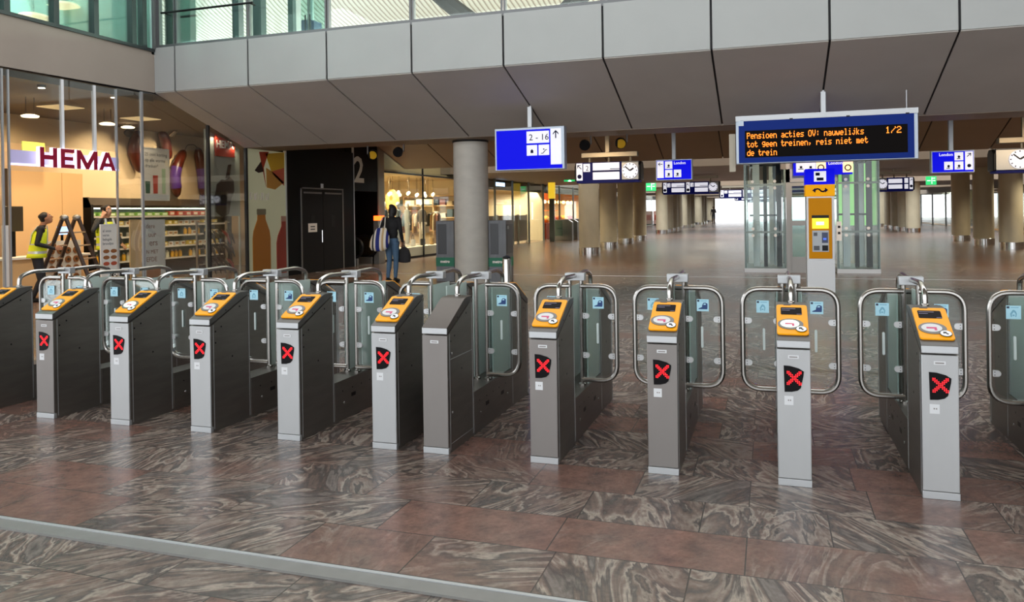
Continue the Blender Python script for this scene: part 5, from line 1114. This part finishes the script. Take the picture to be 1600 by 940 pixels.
for z in (.55, 1.05, 1.55, 2.05):
    q = MB(); y = 56.6
    while y < 66.2: h = .15+rnd.random()*.25; q.box(18.1, y, z, 18.4, y+.3, z+h, int(rnd.random()*3)); y += .36
    o = obj('shelf_goods', q, [pbr_cache('goods0', 'e0782a', .5), pbr_cache('goods1', 'c8301c', .5), pbr_cache('goods2', 'f0c860', .5)], R, world=True); o['kind'] = 'stuff'
for i in range(3):
    p = aX((1477, 1483, 1489)[i], 307, 17.5); R = empty('pendant_lamp', p, 0, 'white cone pendant lamp in the right cafe window, %s of three' % ('first', 'second', 'third')[i], 'lamp', 'white pendant lamps on the right')
    q = MB(); q.lathe([(.55, 0), (.12, .55), (.1, .6)], 18, p); obj('lamp_shade', q, pbr_cache('white cone', 'f4f2ec', .5, emit='fff6e0', es=1), R, world=True); q = MB(); q.tube([(p.x, p.y, p.z+.6), (p.x, p.y, 3.3 if p.z+.6 < 3.25 else p.z+.9)], .03, 6); obj('cord', q, M['black'], R, world=True)
R = empty('cafe_counter', (17, 86, 0), 0, 'pale cafe counter with a dark machine behind the right shop windows', 'counter'); q = MB(); q.box(16.6, 80, 0, 17.3, 90, 1.05); obj('counter_body', q, M['orangew'], R, world=True); q = MB(); q.box(16.7, 83, 1.05, 17.2, 84.2, 1.6); obj('machine', q, M['black'], R, world=True)
p = aY(1028, 347, 92); R = empty('red_poster_stand', (p.x, 92, 0), 0, 'far stand with a red and white poster between the left columns', 'stand'); q = MB(); q.box(p.x-.5, 92, .15, p.x+.55, 92.1, 1.65, 0); q.box(p.x-.35, 91.98, .6, p.x+.4, 92, 1.2, 1); obj('panel', q, [pbr('poster pale red', 'd8a898', .6), pbr('poster red', 'b8402c', .6)], R, world=True); q = MB(); q.box(p.x-.4, 91.8, 0, p.x+.4, 92.3, .15); obj('foot', q, M['black'], R, world=True)
q = MB(); q.box(-13.1, 60.2, 0, -13.0, 115, 3.4); struct('wall_left_far', q, pbr('far left wall', '9a9d94', .6))
q = MB()
for y in range(61, 115, 6): q.box(-13.02, y, .1, -12.97, y+5.6, 3.0)
struct('window_18', q, glass('far glass', (.8, .9, .86), 1.0))
# entrance hall around the viewer: unseen roof and right-hand wall, added to block light
q = MB(); q.box(-20, -9, 12, 22, 10, 12.3); struct('ceiling_entrance', q, pbr('entrance roof', '8c8378', .8))
q = MB(); q.box(14, -9, 0, 14.3, 14, 12); struct('wall_light_block', q, pbr('light block wall', '77716a', .7))

# ------------------------------------------------------------------ people
SKIN = ('b07a58', 'c99a7c', '7a5138')
def remeshed(q, name, mats, voxel, assign, smooth=5):
    me = q.mesh('tmp', mats, 0); o = bpy.data.objects.new('tmp', me); COL.objects.link(o)
    r = o.modifiers.new('r', 'REMESH'); r.mode = 'VOXEL'; r.voxel_size = voxel; r.use_smooth_shade = True
    s = o.modifiers.new('s', 'SMOOTH'); s.factor = .5; s.iterations = smooth
    dg = bpy.context.evaluated_depsgraph_get(); n = bpy.data.meshes.new_from_object(o.evaluated_get(dg)); n.name = name
    bpy.data.objects.remove(o); bpy.data.meshes.remove(me)
    n.materials.clear()
    for m in mats: n.materials.append(m)
    for p in n.polygons: p.use_smooth = True; p.material_index = assign(p.center)
    return n
def hand(q, wr, d, side, curl=.5):
    """palm and five fingers; d direction of the hand, side direction of the thumb"""
    d = Vector(d).normalized(); side = Vector(side); side = (side-d*side.dot(d)).normalized(); nrm = d.cross(side)
    wr = Vector(wr)
    for k in range(4):
        o = (k-1.5)*.02; q.tube([wr+side*o*.5, wr+d*.05+side*o*.9, wr+d*.095+side*o], [.02, .017, .013], 8)
        L = (.070, .082, .078, .06)[3-k]; c = curl
        p0 = wr+d*.095+side*o; p1 = p0+(d*cos(c*.6)+nrm*sin(c*.6))*L*.45; p2 = p1+(d*cos(c*1.5)+nrm*sin(c*1.5))*L*.35; p3 = p2+(d*cos(c*2.2)+nrm*sin(c*2.2))*L*.25
        q.tube([p0, p1, p2, p3], [.0105, .0098, .009, .007], 8)
    t0 = wr+d*.03+side*.025; t1 = t0+(side*.7+d*.7)*.04; t2 = t1+(side*.25+d*.9+nrm*.3)*.032
    q.tube([t0, t1, t2], [.015, .0115, .009], 8)
def person(name, loc, rz, scale, label, J, mats, regions, hairfn=None, head_tilt=(0, 0)):
    """J: joints in the figure's own frame (it faces -y). mats: list; regions(p) -> index for the body's skin/clothes"""
    R = empty(name, loc, rz, label, 'person'); R.scale = (scale,)*3
    q = MB(); V = Vector
    pe, ch, ne, hd = V(J['pelvis']), V(J['chest']), V(J['neck']), V(J['head'])
    ax = (ch-pe).normalized()
    q.ell(pe, (.165, .12, .14)); q.ell(pe.lerp(ch, .5), (.15, .105, .17)); q.ell(ch, (.175, .115, .19)); q.ell(ch+(ne-ch)*.55, (.14, .09, .1))
    q.tube([ne-(hd-ne)*.35, ne+(hd-ne)*.65], .056, 10)
    Rh = Euler((head_tilt[0], 0, head_tilt[1])).to_matrix()
    q.ell(hd, (.076, .096, .117), 16, 12, rot=Rh); q.ell(hd+Rh @ V((0, -.03, -.06)), (.055, .066, .06), 14, 10, rot=Rh)
    q.tube([hd+Rh @ V((0, -.09, .02)), hd+Rh @ V((0, -.118, -.022)), hd+Rh @ V((0, -.09, -.03))], [.010, .015, .012], 8)
    q.tube([hd+Rh @ V((-.022, -.088, -.062)), hd+Rh @ V((.022, -.088, -.062))], .010, 8)
    for s in (-1, 1): q.ell(hd+Rh @ V((s*.079, .008, -.005)), (.012, .024, .034), 10, 8, rot=Rh)
    for sd, s in (('L', 1), ('R', -1)):
        sh, el, wr = V(J['sh'+sd]), V(J['el'+sd]), V(J['wr'+sd]); hip, kn, an = V(J['hip'+sd]), V(J['kn'+sd]), V(J['an'+sd])
        q.tube([ch+(ne-ch)*.35, sh], [.09, .068], 10); q.ell(sh, (.068, .066, .068)); q.tube([sh, sh.lerp(el, .5), el], [.06, .054, .043], 10); q.ell(el, (.044,)*3)
        q.tube([el, el.lerp(wr, .4), wr], [.043, .042, .028], 10)
        hand(q, wr, J['hd'+sd], J['th'+sd], J.get('curl'+sd, .5))
        q.tube([hip, hip.lerp(kn, .5), kn], [.098, .083, .06], 12); q.ell(kn, (.06,)*3); q.tube([kn, kn.lerp(an, .35), an], [.058, .06, .04], 12)
        f = V(J['ft'+sd]); q.tube([an+V((0, 0, -.01)), an+V((0, 0, -.05))+f*.02, an+V((0, 0, -.055))+f*.1, an+V((0, 0, -.065))+f*.18], [.045, .048, .042, .026], 10)
        q.ell(an-f*.03+V((0, 0, -.05)), (.04, .04, .04))
    me = remeshed(q, name+'_body', mats, .0085, regions, 4)
    b = bpy.data.objects.new('body', me); COL.objects.link(b); b.parent = R
    for s in (-1, 1):
        q = MB(); q.ell(hd+Rh @ V((s*.03, -.083, .018)), (.013, .009, .008), 10, 8, 0); q.ell(hd+Rh @ V((s*.03, -.090, .018)), (.006, .004, .006), 8, 6, 1); obj('eye', q, [M['whitep'], M['black']], R)
        q = MB(); q.tube([hd+Rh @ V((s*.015, -.092, .04)), hd+Rh @ V((s*.045, -.084, .042))], .005, 6); obj('eyebrow', q, M['black'], R)
    q = MB(); q.tube([hd+Rh @ V((-.024, -.098, -.06)), hd+Rh @ V((0, -.101, -.058)), hd+Rh @ V((.024, -.098, -.06))], .0035, 6); obj('mouth', q, pbr_cache('lips', '8a4a40', .5), R)
    if hairfn:
        q = MB(); hairfn(q, hd, Rh); me = remeshed(q, 'hair', [pbr_cache('hair dark', '17120f', .6)], .012, lambda p: 0, 2); h = bpy.data.objects.new('hair', me); COL.objects.link(h); h.parent = R
    return R
def hair_short(q, hd, Rh):
    for k in range(7):
        a = -1.1+k*.36; q.ell(hd+Rh @ Vector((.06*sin(a*1.2), .02+.035*abs(cos(a)), .05)), (.045, .07, .055), 10, 8)
    q.ell(hd+Rh @ Vector((0, .035, .01)), (.080, .075, .1)); q.ell(hd+Rh @ Vector((0, .012, .045)), (.079, .088, .082))
def vest(R, pe, ch, ne, open_front=True):
    """sleeveless safety vest as a shell round the torso, with two silver bands"""
    pe, ch, ne = Vector(pe), Vector(ch), Vector(ne); q = MB(); n = 28
    lev = [(-.18, .205, .165), (-.05, .2, .16), (.05, .195, .155), (.12, .193, .15), (.2, .192, .15), (.45, .195, .145), (.55, .197, .145), (.62, .2, .145), (.8, .205, .14), (1.0, .2, .135), (1.15, .17, .125), (1.32, .11, .10)]
    vs = []
    for t, a, b in lev:
        c = pe+(ch-pe)*min(t, 1) + (ne-ch)*max(0, t-1)*2.2
        for j in range(n): th = 2*pi*j/n; vs.append(c+Vector((a*cos(th), b*sin(th), 0)))
    fs = []; ms = []
    for i in range(len(lev)-1):
        for j in range(n):
            if i >= 8 and (j in (n-1, 0, n//2-1, n//2)): continue
            q.add([vs[i*n+j], vs[i*n+(j+1) % n], vs[(i+1)*n+(j+1) % n], vs[(i+1)*n+j]], [(0, 1, 2, 3)], 1 if i in (2, 3, 6) else 0)
    for s in (-1, 1):
        c1 = pe+(ch-pe)*.62; q.tube([c1+Vector((s*.10, -.142, 0)), ch+Vector((s*.095, -.13, .06)), ne+Vector((s*.08, -.075, 0))], .018, 6, 1, flat=.3)
        q.tube([c1+Vector((s*.10, .142, 0)), ch+Vector((s*.095, .13, .06)), ne+Vector((s*.08, .075, 0))], .018, 6, 1, flat=.3)
    o = obj('safety_vest', q, [pbr_cache('vest yellow', 'd6e021', .6, emit='d6e021', es=.08), pbr_cache('vest silver', 'd5dad8', .35, .3)], R)
    m = o.modifiers.new('s', 'SOLIDIFY'); m.thickness = .008; m.offset = 1
    # weld the loose strips together
    bm = bmesh.new(); bm.from_mesh(o.data); bmesh.ops.remove_doubles(bm, verts=bm.verts, dist=.0005); bm.to_mesh(o.data); bm.free()
mk = lambda n, c: pbr_cache(n, c, .75)
# worker looking up, reaching for the ladder (faces the ladder)
J = dict(pelvis=(0, .03, .93), chest=(0, -.02, 1.27), neck=(0, -.07, 1.48), head=(0, -.13, 1.63),
         shL=(.19, -.04, 1.42), elL=(.25, .06, 1.16), wrL=(.2, -.16, 1.08), hdL=(-.1, -1, .1), thL=(0, 0, 1), shR=(-.19, -.04, 1.42), elR=(-.26, .03, 1.14), wrR=(-.17, -.26, 1.04), hdR=(.1, -1, 0), thR=(0, 0, 1),
         hipL=(.09, .03, .9), knL=(.10, -.06, .49), anL=(.11, .12, .09), hipR=(-.09, .03, .9), knR=(-.1, -.02, .48), anR=(-.11, -.1, .09), ftL=(0, -1, 0), ftR=(0, -1, 0), curlL=.8, curlR=.9)
m1 = [mk('skin one', SKIN[0]), mk('jacket black', '191a1c'), mk('trousers dark', '23242a'), mk('shoe black', '101010')]
def reg1(p):
    if p.z > 1.49: return 0
    if p.z < .11: return 3
    if p.y < -.2 and p.z < 1.3 and (p-Vector((-.17, -.26, 1.04))).length < .22 and p.y < -.275: return 0
    if (p-Vector((.19, -.22, 1.085))).length < .10 and p.y < -.17: return 0
    return 2 if p.z < .95 and not (abs(p.x) > .165 and p.z > .85) else 1
c1 = Vector((-14.22, 12.06, 0))
P1 = person('person', c1, radians(140), 1.06, 'worker in a yellow safety vest looking up and reaching towards the ladder', J, m1, reg1, hair_short, (-.35, 0)); vest(P1, J['pelvis'], J['chest'], J['neck'])
# worker with a phone at his ear
J = dict(pelvis=(0, 0, .95), chest=(0, 0, 1.29), neck=(0, -.005, 1.5), head=(0, -.02, 1.66), shL=(.19, 0, 1.44), elL=(.25, .0, 1.16), wrL=(.22, -.16, .98), hdL=(-.1, -.8, -.4), thL=(-1, 0, .2),
         shR=(-.19, 0, 1.44), elR=(-.36, -.1, 1.28), wrR=(-.15, -.10, 1.55), hdR=(.35, .1, 1), thR=(.3, -1, 0), hipL=(.09, 0, .92), knL=(.1, -.02, .49), anL=(.11, .02, .09), hipR=(-.09, 0, .92), knR=(-.1, -.02, .49), anR=(-.11, .02, .09), ftL=(.2, -1, 0), ftR=(-.2, -1, 0), curlR=1.0)
m2 = [mk('skin two', SKIN[1]), mk('jacket grey', '2a2c2e'), mk('trousers navy', '1b1e2a'), mk('shoe black', '101010')]
def reg2(p):
    if p.z > 1.515 or ((p-Vector((-.13, -.1, 1.6))).length < .1 and p.z > 1.53): return 0
    if p.z < .11: return 3
    if (p-Vector((.20, -.22, .95))).length < .1 and p.y < -.165: return 0
    return 2 if p.z < .97 and not (abs(p.x) > .17) else 1
P2 = person('person', Vector((-14.15, 13.72, 0)), radians(82), 1.13, 'worker in a safety vest holding a phone to his ear behind the price sign', J, m2, reg2, hair_short); vest(P2, J['pelvis'], J['chest'], J['neck'])
q = MB(); q.box(-.112, -.13, 1.58, -.100, -.06, 1.72); o = obj('phone', q, M['black'], P2, .003)
# woman walking away with a striped bag
J = dict(pelvis=(0, 0, .93), chest=(.0, -.02, 1.27), neck=(0, -.045, 1.46), head=(-.01, -.08, 1.60), shL=(.165, -.02, 1.40), elL=(.30, .0, 1.22), wrL=(.40, -.14, 1.10), hdL=(.3, -1, -.3), thL=(0, 0, 1), shR=(-.165, -.02, 1.40), elR=(-.24, .02, 1.12), wrR=(-.22, -.10, .88), hdR=(0, -.3, -1), thR=(.3, -1, 0),
         hipL=(.085, 0, .9), knL=(.085, -.05, .48), anL=(.08, .06, .09), hipR=(-.085, 0, .9), knR=(-.09, -.03, .48), anR=(-.09, .02, .09), ftL=(.05, -1, 0), ftR=(-.05, -1, 0), curlR=.9)
m3 = [mk('skin three', SKIN[2]), mk('top black', '111114'), mk('jeans', '4d6a86'), mk('shoe dark', '20201f')]
def reg3(p):
    if p.z > 1.47: return 0
    if p.z < .10: return 3
    if (p-Vector((.43, -.2, 1.07))).length < .13 and p.x > .385: return 0
    if (p-Vector((-.215, -.12, .80))).length < .13 and p.z < .885 and p.x < -.17: return 0
    return 2 if p.z < .98 and abs(p.x) < .19 else 1
def hair_up(q, hd, Rh):
    q.ell(hd+Rh @ Vector((0, .025, .025)), (.09, .095, .11)); q.ell(hd+Rh @ Vector((0, .06, -.05)), (.075, .06, .09)); q.ell(hd+Rh @ Vector((.02, .05, .1)), (.06, .06, .05))
    q.ell(hd+Rh @ Vector((0, .06, -.12)), (.07, .055, .07)); q.ell(hd+Rh @ Vector((0, .03, -.03)), (.098, .08, .09))
wl = aZ(613, 440, 0)
P3 = person('person', (wl.x, wl.y, 0), radians(180), 1.12, 'woman in black top and blue jeans walking away with a striped bag', J, m3, reg3, hair_up, (.1, -.2))
# the bag hangs from her left shoulder, on her back
R = empty('striped_bag', (wl.x, wl.y, 0), radians(180), 'large blue, cream and tan striped shoulder bag on the walking woman', 'bag'); R.scale = (1.12,)*3
q = MB(); n = 20; vs = []
lv = [(.86, .10, .03), (.80, .20, .07), (.86, .255, .10), (.98, .26, .105), (1.10, .235, .09), (1.20, .19, .06), (1.28, .14, .035)]
lv = [(.70, .08, .03), (.72, .17, .065), (.80, .235, .095), (.92, .245, .10), (1.04, .215, .085), (1.14, .165, .055), (1.22, .11, .03)]
for z, a, b in lv:
    for j in range(n): th = 2*pi*j/n; vs.append((.13+(1.22-z)*.16+a*cos(th), .235+b*sin(th)-.05*(z-.9), z))
q.add(vs, [(i*n+j, i*n+(j+1) % n, (i+1)*n+(j+1) % n, (i+1)*n+j) for i in range(len(lv)-1) for j in range(n)]+[tuple(range(n))[::-1]])
bag_m = stripes('bag stripes', ['e6dfcf', 'c7a877', 'e6dfcf', '1f2a78', '1f2a78', 'e6dfcf', '2a2a2a', 'e6dfcf', 'c7a877', 'b8955f', 'e6dfcf', '1f2a78'], .55, 'X', .8, .25, True)
obj('bag_body', q, bag_m, R, smooth=60)
q = MB(); q.tube(bend([(.07, .20, 1.2), (.10, .10, 1.46), (.135, .0, 1.475), (.15, -.09, 1.4), (.2, .0, 1.1)], .08), .014, 8); q.tube(bend([(.22, .20, 1.18), (.185, .10, 1.44), (.165, .0, 1.475), (.17, -.09, 1.4)], .08), .014, 8); obj('strap', q, mk('strap cream', 'd9d3c4'), R)
R = empty('dark_tote', (wl.x, wl.y, 0), radians(180), 'plain dark bag hanging from the right hand of the walking woman', 'bag'); R.scale = (1.12,)*3
q = MB(); q.lathe([(.05, .42), (.15, .44), (.16, .6), (.12, .72), (.05, .78)], 16, (-.25, -.12, 0), sy=.5); obj('bag_body', q, mk('tote dark', '1c1a1c'), R); q = MB(); q.tube([(-.29, -.12, .72), (-.25, -.13, .815), (-.2, -.13, .815), (-.18, -.12, .72)], .012, 6); obj('strap', q, mk('tote dark', '1c1a1c'), R)
# far man walking towards the viewer
J = dict(pelvis=(0, 0, .95), chest=(0, 0, 1.29), neck=(0, -.005, 1.5), head=(0, -.02, 1.66), shL=(.19, 0, 1.44), elL=(.27, .03, 1.16), wrL=(.12, -.16, 1.2), hdL=(-1, -.3, .3), thL=(0, 0, 1), shR=(-.19, 0, 1.44), elR=(-.25, .05, 1.15), wrR=(-.27, -.02, .9), hdR=(0, -.2, -1), thR=(.3, -1, 0), hipL=(.09, 0, .92), knL=(.1, -.06, .49), anL=(.1, -.1, .09), hipR=(-.09, 0, .92), knR=(-.1, 0, .49), anR=(-.1, .14, .09), ftL=(.1, -1, 0), ftR=(-.1, -1, 0))
m4 = [mk('skin three', SKIN[2]), mk('top grey', '4a4648'), mk('shorts grey', '54585c'), mk('shoe dark', '20201f')]
def reg4(p):
    if p.z > 1.5 or (.09 < p.z < .5): return 0
    if p.z <= .09: return 3
    if abs(p.x) > .2 and p.z < .92: return 0
    return 2 if p.z < .97 else 1
fl = aZ(1115, 349.5, 0)
P4 = person('person', (fl.x, fl.y, 0), radians(-5), 1.18, 'distant man in grey clothes walking through the bright end of the hall', J, m4, reg4, hair_short)

# step ladder in the shop
R = empty('step_ladder', (-14.22, 12.84, 0), radians(-60), 'dark trestle step ladder with pale rungs standing between the two workers', 'ladder')
lt = 1.70
for y, w in ((-.0, 0),):
    for x in (-.38, .38):
        for s in (-1, 1):
            q = MB(); a = Vector((x, s*.04, lt)); b = Vector((x*1.12, s*.62, 0)); d = (b-a)
            q.tube([a, b], .042, 4); obj('rail', q, pbr_cache('ladder rail', '3a2c28', .5) if True else M['steel'], R)
    for s in (-1, 1):
        for k in range(1, 6):
            t = k/6; q = MB(); z = lt*(1-t); xx = .38*(1+.12*t); q.box(-xx, s*(.04+.58*t)-.035, z-.015, xx, s*(.04+.58*t)+.035, z+.015); obj('rung', q, pbr_cache('rung wood', 'b49b86', .5), R)
    for x in (-.38, .38): q = MB(); q.ell((x, 0, lt+.03), (.055, .09, .07)); obj('hinge', q, M['steel'], R)

# ------------------------------------------------------------------ light
def spot(p, tgt, e, col, ang=120, r=.05, blend=.6):
    l = bpy.data.lights.new('lamp', 'SPOT'); l.energy = e; l.color = col; l.spot_size = radians(ang); l.spot_blend = blend; l.shadow_soft_size = r
    o = bpy.data.objects.new('lamp', l); COL.objects.link(o); o.location = p; d = Vector(tgt)-Vector(p); o.rotation_euler = d.to_track_quat('-Z', 'Y').to_euler(); return o
def point(p, e, col, r=.1):
    l = bpy.data.lights.new('lamp', 'POINT'); l.energy = e; l.color = col; l.shadow_soft_size = r; o = bpy.data.objects.new('lamp', l); COL.objects.link(o); o.location = p; return o
WARM = (1, .72, .42); WARM2 = (1, .80, .55); NEUT = (1, .93, .84); WARM3 = (1, .86, .62)
for y in (8.5, 11.0, 13.3, 16, 18.5):
    spot((-14.6, y, CEIL-.06), (-15.6, y, 0), SHOP_E, WARM, 140); spot((-16.3, y+.8, CEIL-.06), (-17.6, y+.8, 0), SHOP_E, WARM, 140)
    spot((-13.3, y+.6, 4.25), (-14.6, y+.6, 1.0), SHOP_E*.6, WARM2, 110)  # added row close to the glass, brightens the posters
for y, z in ((16.1, 3.74), (16.8, 3.52)): spot((-13.075, y, z), (-13.2, y, 1.4), 10, WARM3, 150, .015)  # two added spots behind the pane that brighten the window panel
for y in (17.2, 19.2): spot((-16.2, y, 4.2), (-18, y, 2.8), 160, WARM2, 80)
for y in (25.5, 27.5, 29.5, 31.5): spot((-14.2, y, 3.2), (-15.2, y, 0), 460, WARM3, 140); spot((-16.4, y, 3.2), (-18, y, 1.2), 280, WARM3, 130)
for y in (35, 38, 41, 44): spot((-15, y, 3.25), (-15, y, 0), 500, WARM3, 150); spot((-13.6, y+1, 3.25), (-13.8, y+1, 0), 160, WARM3, 140)
for y in (49, 54, 58): spot((-15, y, 3.25), (-15, y, 0), 450, WARM, 150)
for y in (59, 64): spot((17, y, 3.25), (17, y, 0), 500, WARM, 140)
for y in (72, 80, 88, 96, 104): spot((17, y, 3.25), (17, y, 0), 700, NEUT, 150)
for x in (-9.5, -4.5, 1, 6, 11): spot((x, 24.5, 4.02), (x, 24.5, 0), HALL_E, WARM, 130); spot((x, 18.25, 3.46), (x, 21, 0), HALL_E*.5, WARM, 120)
for y in (34, 40, 46): 
    for x in (-10, -3, 3, 11): spot((x, y, 3.37), (x, y, 0), HALL_E*.7, WARM3, 150)
for x in (-9, -3, 3, 9): point((x, 22, 6.6), ROOF_E, NEUT, .3)  # added lights hidden below the sill line, brighten the slatted roof
point((-16.6, 8.6, 8.7), 320, (.78, 1, .94), .1); point((-16.6, 12.2, 8.7), 320, (.78, 1, .94), .1)
w = bpy.data.worlds.new('sky'); S.world = w; w.use_nodes = True
bg = w.node_tree.nodes['Background']; bg.inputs[0].default_value = (.94, .97, 1, 1); bg.inputs[1].default_value = SKY_E

cam = bpy.data.cameras.new('camera'); co = bpy.data.objects.new('camera', cam); COL.objects.link(co)
cam.sensor_fit = 'HORIZONTAL'; cam.sensor_width = 36; cam.lens = FPX/1600*36; cam.shift_y = (CYP-470)/1600; cam.clip_end = 500
Mx = Matrix.Identity(4)
for i in range(3): Mx[i][0] = RT[i]; Mx[i][1] = UP[i]; Mx[i][2] = -FW[i]; Mx[i][3] = EYE[i]
co.matrix_world = Mx; S.camera = co
S.view_settings.view_transform = 'Standard'; S.view_settings.look = 'None'; S.view_settings.gamma = 1; S.view_settings.exposure = EXPO; S.view_settings.use_curve_mapping = False
S.cycles.use_denoising = True; S.cycles.max_bounces = 8; S.cycles.transparent_max_bounces = 24; S.cycles.sample_clamp_indirect = 6; S.cycles.caustics_reflective = False; S.cycles.caustics_refractive = False
